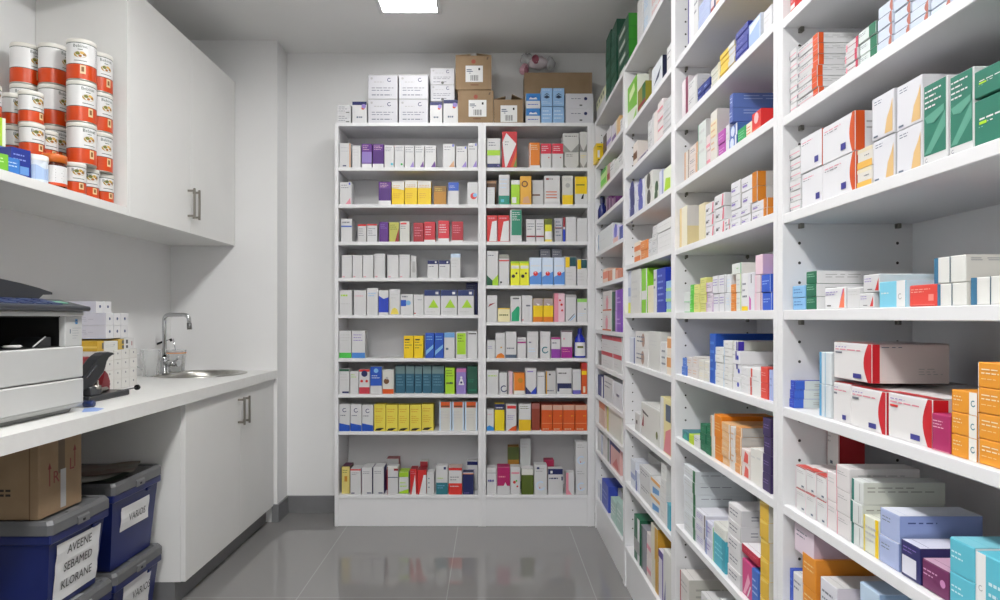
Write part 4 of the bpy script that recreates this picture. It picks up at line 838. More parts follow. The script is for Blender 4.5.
rrow(1, 2, 'third', o, s, [
 (232, 274, 10, 3, 'd8dcea;o:2c3478:.5:.4:.32;x:lilac:1:.75:.85', 'white carton, navy block'), (276, 322, -15, 2, 'e0e2ee;o:5058b0:.55:.5:.3;x:lilac:1:.82:.9', 'white carton, indigo block'),
 (326, 372, -65, 2, 'e0e0dc;o:4a4a48:.5:.5:.25', 'white carton, dark disc'), (378, 412, 0, 2, 'dce0d8;o:3c5c40:.5:.45:.3', 'white carton, green disc'), (414, 438, -70, 1, 'd8d8ec;r:lav:.3', 'tall lilac white carton'), (440, 486, -100, 1, 'dfe6d0;p:a8d030:.1:.1:.9:.1:.9:.5:.3:.6', 'tall white lime carton')])
rrow(1, 3, 'fourth', o, s, [
 (262, 300, 360, 2, 'e8d8c8;m:dc7c40:.1:.6', 'cream orange carton', {'d': .1}), (302, 343, 352, 2, 'e08a48;x:e8c8a8:2:.3:.7', 'orange carton', {'d': .1}), (347, 370, 345, 2, W, 'small white carton'), (372, 400, 265, 4, W, 'small white carton'),
 (402, 488, 215, 3, 'e6e6e6;S.fill:dcdcdc;x:lgrey:1:.5:.6', 'broad white carton')])
o = (590, 270)
rrow(1, 4, 'fifth', o, s, [
 (214, 240, -10, 1, 'c8ccd8;b:d8dc30:.25;m:lav:.4:.6', 'grey carton, yellow foot'), (246, 304, -15, 1, 'dcdcd8;x:lgrey:3:.3:.8', 'tall off-white carton'), (308, 342, -15, 1, '80c828;m:white:.3:.5;r:white:.2', 'lime and white carton'),
 (344, 378, 88, 1, 'e0d8bc;x:cream:2:.3:.8', 'low cream carton'), (380, 396, -5, 1, W, 'slim white carton'), (400, 452, -20, 1, '2038a8;x:8898d8:5:.2:.9', 'cobalt blue carton'), (454, 486, 60, 3, '8cb4dc;b:a0d088:.3', 'pale blue carton')])
rrow(1, 5, 'sixth', o, s, [
 (236, 268, 405, 1, 'dfe3ee;r:3c4488:.2', 'white carton, indigo edge'), (270, 348, 372, 2, 'e4e2e0;o:a88878:.6:.5:.12;x:slate:2:.3:.8', 'white carton, brown marks'),
 (350, 420, 372, 1, 'd8d8d4;x:lgrey:2:.6:.8', 'off-white carton'), (426, 458, 432, 1, 'e4e4e4;x:text:3:.2:.8', 'white carton, grey print'), (460, 486, 400, 2, 'e4d8c8;m:d89858:.4:.9', 'white carton, orange band')])
o = (590, 360)
rrow(1, 6, 'seventh', o, s, [
 (268, 300, 320, 1, 'dcdcdc;q:dgrey:.2:.4:.5:.6', 'low white carton'), (305, 418, 295, 1, 'e4e4e0;p:202020:.05:.8:.4:.7:.4:.65:.1:.7;p:8a1c30:.03:.3:.15:.3:.15:.7;o:olive:.85:.3:.05', 'broad white carton'),
 (420, 486, 220, 1, 'e4d8a0;l:white:.3;p:d8848c:.3:.02:.95:.02:.95:.5:.5:.4;q:slate:.5:.6:.95:.9', 'yellow carton, pink base')])
o = (590, 440); s = 3.75
rrow(1, 7, 'eighth', o, s, [
 (152, 168, 75, 1, 'dfe3ee;m:lav:.3:.5', 'white lilac carton', {'d': .06}), (170, 183, 120, 2, 'e0e4f0;l:4060b0:.3', 'slim white blue carton', {'d': .06}), (185, 226, 120, 2, W, 'white carton', {'d': .08}),
 (227, 262, 160, 2, 'e2e2e2;p:5090c8:.2:.1:.9:.3:.9:.6:.2:.5;t:dca050:.2', 'white carton, blue splash', {'d': .08}), (264, 284, 80, 4, 'e2e2e0;x:lgrey:2:.3:.8', 'slim white carton'), (286, 300, 240, 1, '48a0b4;l:white:.3', 'teal white carton'),
 (186, 262, 75, 1, 'dcdcda;S.fill:d0d0cc;x:lgrey:2:.3:.8', 'grey white carton behind', {'set': .1})])
rrow(1, 8, 'ninth', o, s, [
 (165, 186, 290, 1, '2c6a50;r:white:.4;m:grey:.2:.5', 'dark green carton', {'d': .12}), (188, 208, 330, 1, '8c8c94;l:dgreen:.3', 'grey green carton', {'d': .12}), (210, 226, 350, 2, 'e4dcd8;m:pink:.3:.5', 'white pink carton'),
 (228, 252, 318, 2, 'd4d0c0;r:c89828:.4;S.fill:c8962c', 'mustard sided carton', {'d': .14}), (254, 272, 415, 1, 'e4e0ec;t:4a3488:.15;r:6a58a8:.2', 'white carton, violet rim'), (274, 302, 425, 1, 'e4e4e0;S.fill:dcdcd4;p:5050a0:.1:.1:.3:.1:.3:.5', 'white carton, indigo mark')])
# corner bay (index 0)
o = (590, 100); s = 4
rrow(0, 0, 'first', o, s, [
 (13, 25, 172, 1, 'e8c408;S.fill:e0bc06;S.p:black:.1:.04:.5:.04:.3:.12;S.q:white:.15:.2:.4:.6;S.x:olive:1:.75:.85', 'bright yellow carton', {'d': .048, 'set': -.014}), (52, 64, 130, 1, '3a302c;m:brown:.3:.6', 'dark brown carton'), (66, 84, 100, 1, 'dcd8dc;m:lilac:.3:.5', 'white mauve carton'),
 (86, 102, 80, 1, 'd8d4e0;m:6a4888:.2:.4', 'white carton, violet band'), (104, 118, 60, 1, 'd8b078;l:cream:.3', 'tan carton'), (120, 128, 70, 1, W, 'slim white carton')])
rrow(0, 1, 'second', o, s, [
 (42, 64, 262, 1, 'b8dc90;t:3c9a30:.2;m:5cc43c:.2:.5', 'green carton'), (66, 76, 250, 1, 'b89890;m:dred:.2:.5', 'brownish carton'), (78, 94, 235, 1, W, 'white carton'), (96, 112, 225, 1, 'd8dcd8;x:lgrey:3:.3:.8', 'greyish carton'), (114, 128, 205, 1, W, 'tall white carton')])
rrow(0, 2, 'third', o, s, [(64, 74, 382, 1, '58245c;l:c8a8c8:.15', 'deep purple carton'), (76, 86, 382, 1, '58245c;l:c8a8c8:.15', 'deep purple carton'), (88, 100, 382, 1, '58245c;l:c8a8c8:.15', 'deep purple carton'), (102, 126, 392, 1, 'e4dcdc;l:c84858:.2', 'white carton, red edge')])
rrow(0, 3, 'fourth', o, s, [(24, 88, 490, 1, 'dfe2e4;p:3a78b0:.03:.3:.1:.1:.1:.2:.06:.5:.1:.9:.05:.9;x:lgrey:1:.5:.55', 'wide white carton, blue curve', {'d': .16}), (92, 112, 498, 1, 'd0c8e4;o:6a68c8:.5:.7:.3;b:e0b8b0:.35', 'lilac pink carton'), (114, 127, 500, 1, '3c4ca0;l:white:.2', 'indigo carton')])
o = (590, 240)
rrow(0, 4, 'fifth', o, s, [(50, 70, 110, 1, 'e4c8b8;m:e08060:.3:.8', 'peach carton'), (72, 102, 112, 1, 'd88c68;r:e4e0d8:.4;l:dorange:.15', 'orange white carton', {'d': .1}), (104, 127, 112, 1, 'c87c60;l:e0a890:.3', 'terracotta carton', {'d': .1})])
rrow(0, 5, 'sixth', o, s, [(50, 84, 200, 2, 'e2dcda;o:pink:.5:.4:.15;x:lgrey:2:.6:.85;b:dorange:.08', 'white carton, pink dot'), (86, 99, 205, 1, '1c4a40;l:3c8a6c:.2', 'dark green carton'), (101, 127, 195, 2, '7c40b4;l:b890d8:.3;x:c8a8e0:2:.3:.7', 'violet carton')])
rrow(0, 6, 'seventh', o, s, [(45, 90, 375, 2, 'e2e2e2;t:c02c38:.25;x:lgrey:2:.2:.5', 'white carton, red top band', {'d': .15}), (92, 127, 380, 2, 'e2e2e2;t:c02c38:.25;x:lgrey:2:.2:.5', 'white carton, red top band', {'d': .15}), (24, 40, 440, 1, '706868;l:d0d0d0:.5', 'thin grey carton')])
rrow(0, 7, 'eighth', o, s, [(22, 52, 542, 1, '202870;r:white:.3', 'navy carton', {'d': .1}), (54, 90, 550, 1, W, 'white carton', {'d': .15}), (92, 127, 570, 1, 'e4e4ea;x:navy:1:.4:.6:.4:.8', 'white carton, navy letters', {'d': .15})])
o = (590, 380)
rrow(0, 8, 'ninth', o, s, [(35, 58, 70, 1, 'd0b8a8;t:c8744c:.3', 'beige orange carton', {'d': .1}), (66, 124, 112, 1, 'e4e4dc;l:d0d070:.12', 'white carton, yellow edge', {'d': .15})])
rrow(0, 9, 'tenth', o, s, [(26, 50, 215, 1, 'd8dcdc;r:lav:.2', 'white blue carton'), (52, 74, 222, 1, 'dcd8d8;r:4a6a50:.2', 'white green carton'), (77, 118, 232, 1, 'd8a8a4;t:2c2c6c:.2;l:4a3a80:.12;p:c86868:.3:.1:.9:.1:.7:.5', 'pink carton, navy top')])
rrow(0, 10, 'eleventh', o, s, [(25, 44, 412, 1, 'dfe3ee;r:lav:.3', 'white lavender carton'), (46, 72, 420, 1, '3c50b4;S.fill:3448ac;x:8898d8:2:.3:.7', 'blue carton', {'d': .1}), (82, 104, 490, 1, 'a8c4bc;x:dce8e4:3:.3:.8', 'pale green carton', {'d': .045}), (106, 127, 500, 1, 'a8c4bc;x:dce8e4:3:.3:.8', 'pale green carton', {'d': .045}),
 (88, 127, 445, 1, 'e2e2de;x:lgrey:2:.4:.8', 'white carton behind', {'set': .062})])
# dark blue bottle, third row of the corner bookcase
def small_bottle():
    X = XF+.028; Yb = X*F/(602.5-CX); zs = BTOPS[0][2]
    t = empty('medicine_bottle', (X, Yb, zs+.0004), 'dark blue round bottle beside purple cartons, corner bookcase', 'bottle')
    mb = MB(); mb.lathe([(0, 0), (.024, 0), (.026, .004), (.026, .05), (.018, .075), (.011, .085), (.011, .095)], mat('1c2466', .25), n=20); mb.build('bottle_body', t, local=True)
    mb = MB(); mb.lathe([(.014, .09), (.014, .125), (.012, .128), (0, .128)], mat('14184a', .4), n=16); mb.build('cap', t, local=True)
small_bottle()
# on top of the corner and second bookcase
o = (590, 0); s = 5
dg = '174c38;x:4a8a74:3:.2:.8;S.fill:174c38;T.fill:174c38'
dg2 = '174c38;q:c8d0c8:.15:.3:.7:.6;S.fill:2f8a22;T.fill:174c38'
rrow(0, 0, 'top', o, s, [
 (32, 76, 565, 1, 'd4d4d2;x:lgrey:2:.4:.8', 'flat white carton', {'d': .2, 'h': .075}), (30, 76, 430, 1, 'd8d8b8;q:5a6458:.1:.3:.2:.7;q:5a6458:.3:.3:.42:.7;q:5a6458:.52:.3:.64:.7;q:5a6458:.75:.3:.86:.7', 'cream strip carton', {'d': .18, 'z': .0762, 'h': .05}),
 (78, 102, 145, 5, dg, 'dark green carton', {'d': .18}), (104, 131, 92, 4, dg, 'dark green carton', {'d': .2})], tz=2.3224)
rrow(1, 0, 'top', o, s, [
 (138, 191, 62, 4, dg2, 'dark green carton, white panel', {'d': .2}), (236, 262, -40, 2, 'dcdcdc;x:lgrey:3:.3:.8', 'white carton', {'d': .2}), (264, 300, -70, 2, 'd4dce4;x:sky:4:.3:.9', 'white carton, blue print', {'d': .2}),
 (302, 360, -120, 2, 'dcdadc;x:red:4:.2:.8', 'white carton, red print', {'d': .2}), (362, 400, -160, 2, 'dcdadc;x:tan:3:.2:.8', 'white carton, tan print', {'d': .2})], tz=2.3224)

# ================================================================== LEFT SIDE
XC = -1.26; ZT = .893; YK = 3.918
# worktop with an oval cut-out for the sink
SX, SY, SRX, SRY = -1.59, 3.648, .196, .208
mb = MB(); y0, y1 = .25, YK; x0, x1 = XL+.001, XC; zt, zb_ = ZT, ZT-.049
n = 40; ell = [(SX+SRX*math.cos(2*math.pi*k/n), SY+SRY*math.sin(2*math.pi*k/n)) for k in range(n)]
ys0, ys1 = SY-.28, YK
def rect_pt(a):
    c, s_ = math.cos(a), math.sin(a); hx0, hx1, hy0, hy1 = x0-SX, x1-SX, ys0-SY, ys1-SY; t = 1e9
    if c > 1e-9: t = min(t, hx1/c)
    if c < -1e-9: t = min(t, hx0/c)
    if s_ > 1e-9: t = min(t, hy1/s_)
    if s_ < -1e-9: t = min(t, hy0/s_)
    return (SX+c*t, SY+s_*t)
ang = sorted([2*math.pi*k/n for k in range(n)]+[math.atan2(yy-SY, xx-SX) % (2*math.pi) for xx in (x0, x1) for yy in (ys0, ys1)])
for i in range(len(ang)):
    a, b = ang[i], ang[(i+1) % len(ang)]
    ea = (SX+SRX*math.cos(a), SY+SRY*math.sin(a)); eb = (SX+SRX*math.cos(b), SY+SRY*math.sin(b)); ra, rb = rect_pt(a), rect_pt(b)
    for z in (zt, zb_): mb.face([(*ea, z), (*ra, z), (*rb, z), (*eb, z)], M_TOP)
    mb.face([(*ea, zt), (*eb, zt), (*eb, zb_), (*ea, zb_)], M_TOP)
mb.face([(x0, y0, zt), (x1, y0, zt), (x1, ys0, zt), (x0, ys0, zt)], M_TOP); mb.face([(x0, y0, zb_), (x1, y0, zb_), (x1, ys0, zb_), (x0, ys0, zb_)], M_TOP)
mb.face([(x1, y0, zb_), (x1, y1, zb_), (x1, y1, zt), (x1, y0, zt)], M_TOP); mb.face([(x0, y0, zb_), (x0, y1, zb_), (x0, y1, zt), (x0, y0, zt)], M_TOP)
mb.face([(x0, y0, zb_), (x1, y0, zb_), (x1, y0, zt), (x0, y0, zt)], M_TOP); mb.face([(x0, y1, zb_), (x1, y1, zb_), (x1, y1, zt), (x0, y1, zt)], M_TOP)
wk = recalc(mb.build('worktop')); tag(wk, 'long white laminate worktop along the left wall, with sink and printer', 'worktop')
# near support panel of the worktop (outside the frame, it carries the top)
mb = MB(); mb.box(XL+.002, .26, 0, XC-.03, .282, zb_-.0005, M_CAB, .001)
tag(mb.build('worktop_support'), 'white end panel carrying the near end of the worktop', 'support panel')

def handle(mb, x, y, z0, z1, off=.03, r=.005):
    mb.box(x, y-r, z0+.008, x+off, y+r, z0+.018, M_NIK, .001); mb.box(x, y-r, z1-.018, x+off, y+r, z1-.008, M_NIK, .001)
    mb.box(x+off-.002, y-r, z0, x+off+.008, y+r, z1, M_NIK, .0015)
# base cabinet
XD = -1.278; YN = 2.785; YMB = 3.40; YM = 3.335
t = empty('base_cabinet', ((XL+XD)/2, (YN+YK)/2, 0), 'white two-door cabinet under the worktop, below the sink', 'cabinet')
mb = MB(); T = .018
zt_ = zb_-.0008
mb.box(XL+.002, YN, .095, XD-.02, YN+T, zt_, M_CAB, .001); mb.box(XL+.002, YK-T, .095, XD-.02, YK-.001, zt_, M_CAB, .001)
mb.box(XL+.002, YN+T, .095, XD-.02, YK-T, .113, M_CAB); mb.box(XL+.002, YN+T, .113, XL+.006, YK-T, zt_, M_CAB); mb.box(XD-.05, YN+T, zt_-.05, XD-.02, YK-T, zt_, M_CAB)
mb.box(XL+.01, YN+.0, 0, XD-.045, YN+.016, .094, M_BASE); mb.build('carcass', t)
mb = MB(); mb.box(XD-.06, YN+.016, 0, XD-.045, YK-.002, .094, M_BASE, .001); mb.build('kick_plinth', t)
YM = 3.335
for (a, b, hy) in ((YN, YMB-.0015, YMB-.035), (YMB+.0015, YK-.003, YMB+.035)):
    mb = MB(); mb.box(XD-.019, a, .097, XD, b, zt_-.004, M_CAB, .0012); dr = mb.build('door', t)
    mb = MB(); handle(mb, XD, hy, .66, .80); mb.build('handle', dr)
# wall cabinet
XU = -1.505; ZU0 = 1.624; ZU1 = 2.587; YU = 2.775
t = empty('wall_cabinet', ((XL+XU)/2, (YU+YK)/2, ZU0), 'white two-door cabinet hung on the left wall above the sink', 'cabinet')
mb = MB()
mb.box(XL+.001, YU, ZU0, XU-.02, YU+T, ZU1, M_CAB, .001); mb.box(XL+.001, YK-T, ZU0, XU-.02, YK-.001, ZU1, M_CAB, .001)
mb.box(XL+.001, YU+T, ZU0, XU-.02, YK-T, ZU0+T, M_CAB); mb.box(XL+.001, YU+T, ZU1-T, XU-.02, YK-T, ZU1, M_CAB); mb.box(XL+.001, YU+T, ZU0+T, XL+.006, YK-T, ZU1-T, M_CAB)
mb.build('carcass', t); 
for (a, b, hy) in ((YU+.001, YM-.0015, YM-.028), (YM+.0015, YK-.003, YM+.028)):
    mb = MB(); mb.box(XU-.019, a, ZU0, XU, b, ZU1, M_CAB, .0012); dr = mb.build('door', t)
    mb = MB(); handle(mb, XU, hy, 1.694, 1.845); mb.build('handle', dr)
# open wall unit
t = empty('open_wall_unit', ((XL+XU)/2, 2, ZU0), 'open white wall unit stacked with orange tins on left wall', 'shelf unit')
mb = MB(); mb.box(XL+.001, 1.2, ZU0, XU, YU-.0205, ZU0+.034, M_CAB, .0015); mb.build('shelf', t)
mb = MB(); mb.box(XL+.001, YU-.02, ZU0, XU, YU-.0008, ZU1, M_CAB, .001); mb.build('side_panel', t)
mb = MB(); mb.box(XL+.001, 1.18, ZU0, XU, 1.1995, ZU1, M_CAB, .001); mb.build('side_panel', t)
mb = MB(); mb.box(XL+.001, 1.2, ZU1-.03, XU, YU-.0205, ZU1, M_CAB, .001); mb.build('top_panel', t)
ZS = ZU0+.034

# tins
M_ORG = mat('cc440e', .3); M_WLB = mat('dcdcdc', .3); M_RIM = mat('b8b8b2', .3, 1); M_LID = mat('dcdad2', .4); M_GRN = mat('2c4438', .4)
def can_parts(r, h, brand=True):
    out = []
    mb = MB(); mb.lathe([(0, .0), (r-.002, 0), (r, .002), (r-.0005, .005), (r-.0015, .006), (r-.0015, h-.014)], M_RIM, n=32); out.append(('tin_body', mb.mesh('tin_body')))
    mb = MB(); R = r-.0008; b1 = h*.38
    mb.lathe([(R, .006), (R, b1, M_ORG), (R, b1+.0025, M_GRN), (R, h-.018, M_WLB), (R, h-.0155, M_GRN)], M_ORG, n=40)
    # printed band, brand word, bowl picture; front of the print faces local -y
    def cyl(u, z, e): a = -math.pi/2+u/R; return ((R+e)*math.cos(a), (R+e)*math.sin(a), z)
    def patch(u0, z0, u1, z1, m, e=.0004, n=4):
        for k in range(n):
            a = u0+(u1-u0)*k/n; b = u0+(u1-u0)*(k+1)/n; mb.face([cyl(a, z0, e), cyl(b, z0, e), cyl(b, z1, e), cyl(a, z1, e)], m)
    def word(wd, u0, z, hh, m, e=.0006):
        v, f, asp = text_verts(wd); mb.faces([cyl(u0+a*asp*hh, z+b*hh, e) for a, b in v], f, m)
    for off in (0, math.pi*R):
        word('Bebinat', off-.023, h-.034, .0110, mat('2c4a3a'))
        patch(off-.008, h-.043, off+.008, h-.0405, mat('2c4a3a'))
        pts = []
        for k in range(16): pts.append(cyl(off+.021*math.cos(k*math.pi/8), b1+.036+.012*math.sin(k*math.pi/8), .0005))
        mb.face(pts, mat('b08a30'))
        for dx, dz, c, rr_ in ((-.008, .004, '7a7a2c', .008), (.006, .007, 'd8b050', .007), (.0, -.005, 'a86c28', .006), (.013, 0, '8a5c20', .005)):
            mb.face([cyl(off+dx+rr_*math.cos(k*.785), b1+.036+dz+rr_*.8*math.sin(k*.785), .0008) for k in range(8)], mat(c))
        patch(off-.02, b1+.012, off+.022, b1+.0145, mat('5a6458'))
        patch(off-.0, b1*.42, off+.018, b1*.95, mat('e0c89a'), .0005); patch(off+.004, b1*.55, off+.013, b1*.85, mat('8a5a2c'), .0008)
    for k in range(9): patch(R*1.6-.022, h-.03-k*.0075, R*1.6+.022-(k % 3)*.006, h-.0285-k*.0075, mat('a8a8ac'), .0005)
    out.append(('paper_label', mb.mesh('paper_label')))
    mb = MB(); mb.lathe([(r-.001, h-.0155), (r+.0002, h-.014), (r+.0002, h-.002), (r-.0015, h), (r-.006, h), (r-.007, h-.003), (0, h-.003)], M_LID, n=32); out.append(('tin_lid', mb.mesh('tin_lid')))
    return out
CANB = can_parts(.0505, .1565); CANS = can_parts(.0395, .1165)
cans = {}
def can(parts, x, y, z, rot, label, group):
    t = empty('food_tin', (x, y, z), label, 'tin', group, rz=rot)
    for nme, me in parts: 
        ob = bpy.data.objects.new(nme, me); C.objects.link(ob); ob.parent = t
LV = ['bottom', 'second up', 'third up', 'top']
big = [('column nearest the side panel', -1.567, 2.660, (1.15, 1.2, 1.1)), ('column second from the side panel', -1.558, 2.535, (1.1, 1.0, .45)),
       ('back column right of the corner line', -1.692, 2.575, (1.2, 1.4, 1.6)), ('column against the left wall', -1.797, 2.570, (.6, .4, 1.4))]
for nm, x, y, rr3 in big:
    for k in range(3):
        can(CANB, x, y, ZS+.0005+.1175+k*.157, rr3[k], '%s large orange and white tin, %s' % (['lowest', 'middle', 'top'][k], nm), 'large orange tins on the wall unit')
def smalltin(x, y, lv, rot, lb): can(CANS, x, y, ZS+.0005+lv*.117, rot, lb, 'small orange tins on the wall unit')
for x, y, lv, rot, lb in ((-1.562, 2.680, 0, 1.1, 'small tin on the shelf, nearest the white side panel'), (-1.566, 2.585, 0, 1.0, 'small tin on the shelf, second from the side panel'),
        (-1.556, 2.487, 0, .95, 'small tin on the shelf beside the orange-lidded jar'), (-1.68, 2.58, 0, 1.2, 'small tin hidden under the back column of large tins'), (-1.80, 2.575, 0, 1.2, 'small tin hidden under the column by the left wall'),
        (-1.645, 2.386, 0, 1.2, 'small tin low in the front pile, behind the jar'), (-1.645, 2.386, 1, 1.15, 'small orange and white tin in middle of the front pile'), (-1.655, 2.396, 2, 1.3, 'small orange and white tin topmost of the front pile'),
        (-1.655, 2.477, 0, 1.2, 'small tin low, between front pile and large tins'), (-1.655, 2.477, 1, 1.1, 'small tin at mid height touching the large tins'),
        (-1.738, 2.425, 0, 1.2, 'small tin hidden low in the rear pile'), (-1.738, 2.425, 1, 1.2, 'small tin half hidden by the green carton'), (-1.738, 2.425, 2, 1.2, 'small tin standing partly behind the topmost front one'),
        (-1.748, 2.315, 0, 1.3, 'small tin at frame edge, lowest in its pile'), (-1.748, 2.315, 1, 1.3, 'small tin at frame edge, middle of its pile'), (-1.748, 2.315, 2, 1.2, 'small tin cut by the frame edge, topmost of its pile')):
    smalltin(x, y, lv, rot, lb)
t = empty('plastic_tub', (-1.556, 2.278, ZS+.0005), 'pale blue and white tub at the shelf edge, left of the jar', 'tub')
mb = MB(); mb.lathe([(0, 0), (.033, 0), (.035, .003), (.035, .078)], mat('dce4ee', .35), n=28); mb.build('tub_body', t, local=True)
mb = MB(); mb.lathe([(.0365, .076), (.0365, .092), (.035, .095), (0, .095)], mat('e4e4e0', .4), n=28); mb.build('tub_lid', t, local=True)
mb = MB()
for k in range(8):
    a = math.radians(-110+k*18); b = math.radians(-92+k*18); R = .0354
    mb.face([(R*math.cos(a), R*math.sin(a), .012), (R*math.cos(b), R*math.sin(b), .012), (R*math.cos(b), R*math.sin(b), .055+.006*math.sin(k)), (R*math.cos(a), R*math.sin(a), .055+.006*math.sin(k-1))], mat('a8c0e4', .4), True)
mb.build('tub_label', t, local=True)
# jar with orange lid
t = empty('glass_jar', (-1.553, 2.375, ZS+.0005), 'brown glass jar with orange lid at the shelf edge before the tins', 'jar')
t.location = (-1.557, 2.373, ZS+.0005); t.scale = (1.08, 1.08, 1.03)
mb = MB(); mb.lathe([(0, 0), (.034, 0), (.037, .004), (.037, .078), (.033, .09), (.033, .094)], mat('4a1c0c', .15), n=28); mb.build('jar_body', t, local=True)
mb = MB(); mb.lathe([(.0345, .088), (.0375, .09), (.0375, .114), (.0355, .117), (0, .117)], mat('c8641c', .35), n=28); mb.build('jar_lid', t, local=True)
mb = MB(); mb.lathe([(.0374, .008), (.0376, .018, M_ORG), (.0376, .076, M_WLB)], M_WLB, n=28)
for k in range(5): mb.face([(.038*math.cos(a), .038*math.sin(a), z) for a, z in ((-.9, .06-k*.009), (-.2-(k % 2)*.15, .06-k*.009), (-.2-(k % 2)*.15, .062-k*.009), (-.9, .062-k*.009))], mat('8a8a8a'))
mb.build('jar_label', t, local=True)
# blue and green cartons on the wall unit
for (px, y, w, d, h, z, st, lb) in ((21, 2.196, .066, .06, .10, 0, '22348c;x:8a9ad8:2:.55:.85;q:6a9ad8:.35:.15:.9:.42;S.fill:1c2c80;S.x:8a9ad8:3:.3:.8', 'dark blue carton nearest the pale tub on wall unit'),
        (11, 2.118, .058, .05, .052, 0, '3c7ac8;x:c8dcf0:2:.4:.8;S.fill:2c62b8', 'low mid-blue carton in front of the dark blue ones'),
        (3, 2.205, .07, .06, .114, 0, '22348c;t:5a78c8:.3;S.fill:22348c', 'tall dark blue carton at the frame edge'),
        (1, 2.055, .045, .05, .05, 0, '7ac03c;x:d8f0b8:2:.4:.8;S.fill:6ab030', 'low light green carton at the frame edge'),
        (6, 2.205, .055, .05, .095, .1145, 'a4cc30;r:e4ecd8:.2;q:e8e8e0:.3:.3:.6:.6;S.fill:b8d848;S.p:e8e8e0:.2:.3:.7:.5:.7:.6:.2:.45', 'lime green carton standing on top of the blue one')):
    x = (px-CX)*y/F
    if lb.startswith(('tall', 'lime')): x = -1.635
    c = carton(st, w, d, h, (x, y, ZS+.0005+z), 1.25); tag(c, lb, 'carton', 'cartons on the open wall unit')

# printer ------------------------------------------------------------
PX = -1.348; PY1 = 2.205; PY0 = 1.60; PXB = -1.84
t = empty('multifunction_printer', ((PX+PXB)/2, (PY0+PY1)/2, ZT), 'large white and black office printer on the left worktop', 'printer')
zb0 = ZT+.0005
mb = MB()
# lower body with tapered foot and rounded front
def sect(z0, z1, inset0, inset1, m):
    v = [(PXB, PY0+inset0, z0), (PX-inset0, PY0+inset0, z0), (PX-inset0, PY1-inset0, z0), (PXB, PY1-inset0, z0), (PXB, PY0+inset1, z1), (PX-inset1, PY0+inset1, z1), (PX-inset1, PY1-inset1, z1), (PXB, PY1-inset1, z1)]
    mb.faces(v, [(0,3,2,1),(4,5,6,7),(0,1,5,4),(1,2,6,5),(2,3,7,6),(3,0,4,7)], m)
sect(zb0, zb0+.012, .03, .025, mat('8a8c8a', .5)); sect(zb0+.012, zb0+.028, .025, .0, M_PRN); mb.build('foot', t)
mb = MB(); mb.box(PXB, PY0, zb0+.028, PX, PY1, 1.0025, M_PRN, .004); mb.build('paper_drawer', t)
mb = MB(); mb.box(PXB, PY0, 1.0035, PX-.012, PY1-.004, 1.006, M_DRK); mb.box(PXB, PY0, 1.006, PX, PY1-.002, 1.108, M_PRN, .004); mb.build('body', t)
# output cavity: black lining at the back and at the far end, slim grey post at the corner
mb = MB(); mb.box(PXB, PY0, 1.1085, PX-.30, PY1-.002, 1.2055, M_BLK); mb.box(PX-.2995, PY1-.088, 1.1085, PX-.026, PY1-.004, 1.2055, M_BLK); mb.box(PX-.299, PY0, 1.202, PX-.02, PY1-.09, 1.2055, M_BLK); mb.box(PX-.299, PY0, 1.1085, PX-.02, PY1-.09, 1.111, M_BLK); mb.build('cavity_lining', t)
mb = MB(); mb.box(PX-.025, PY1-.09, 1.1085, PX-.004, PY1-.003, 1.2055, M_PRN, .002); po = mb.build('post', t)
mb = MB(); f_ = lambda y0_, z0_, y1_, z1_, c: mb.face([(PX-.0034, y0_, z0_), (PX-.0034, y1_, z0_), (PX-.0034, y1_, z1_), (PX-.0034, y0_, z1_)], mat(c))
f_(2.165, 1.180, 2.177, 1.196, '3c88c0'); f_(2.167, 1.186, 2.175, 1.190, 'white')
f_(2.137, 1.150, 2.142, 1.164, 'slate')
for k, L in enumerate((.045, .03, .034, .028, .02)): f_(2.15, 1.166-k*.008, 2.15+L, 1.168-k*.008, 'a0a4a8')
mb.build('badge_and_print', po)
mb = MB(); mb.lathe([(0, 1.113), (.02, 1.113), (.026, 1.117), (.02, 1.121), (0, 1.121)], M_PRN, PX-.04, 1.93, 20); mb.build('tray_stop', t); mb = MB()
mb.prism([(2.02, 1.1115), (2.085, 1.1115), (2.085, 1.140), (2.06, 1.142)], 'x', PX-.12, PX-.03, mat('2a2c30', .4)); mb.tube([(PX-.028, 2.0, 1.1125), (PX-.028, 2.056, 1.142)], .0022, M_PRN, 8); recalc(mb.build('paper_guide', t))
mb = MB(); mb.box(PXB, PY0, 1.206, PX+.002, PY1, 1.222, M_PRN, .004); mb.build('scanner_bed', t)
mb = MB(); mb.box(PXB+.05, PY0-.02, 1.2225, PX+.02, PY1+.008, 1.238, mat('34363c', .35), .004)
mb.prism([(PXB+.05, 1.238), (PX+.016, 1.238), (PX-.078, 1.260), (PXB+.05, 1.260)], 'y', PY0, PY1-.002, mat('3a3d44', .3)); cp = recalc(mb.build('control_panel', t))
mb = MB()
def panel(u, y, e=0): return (PX+.016-.094*u+e*.23, y, 1.238+.022*u+e*.96)
for i in range(6):
    for j in range(3):
        y = 1.72+i*.066; u = .2+j*.26; m = mat('33406c' if (i+j) % 2 else '46547c', .3)
        if y > 2.09: continue
        q8 = [panel(u, y), panel(u, y+.05), panel(u+.18, y+.05), panel(u+.18, y), panel(u, y, .003), panel(u, y+.05, .003), panel(u+.18, y+.05, .003), panel(u+.18, y, .003)]
        mb.faces(q8, [(0,3,2,1),(4,5,6,7),(0,1,5,4),(1,2,6,5),(2,3,7,6),(3,0,4,7)], m)
q8 = [panel(.35, 2.10), panel(.35, 2.15), panel(.6, 2.15), panel(.6, 2.10), panel(.35, 2.10, .003), panel(.35, 2.15, .003), panel(.6, 2.15, .003), panel(.6, 2.10, .003)]
mb.faces(q8, [(0,3,2,1),(4,5,6,7),(0,1,5,4),(1,2,6,5),(2,3,7,6),(3,0,4,7)], mat('7ab8a0', .3))
mb.build('buttons', cp)
mb = MB()
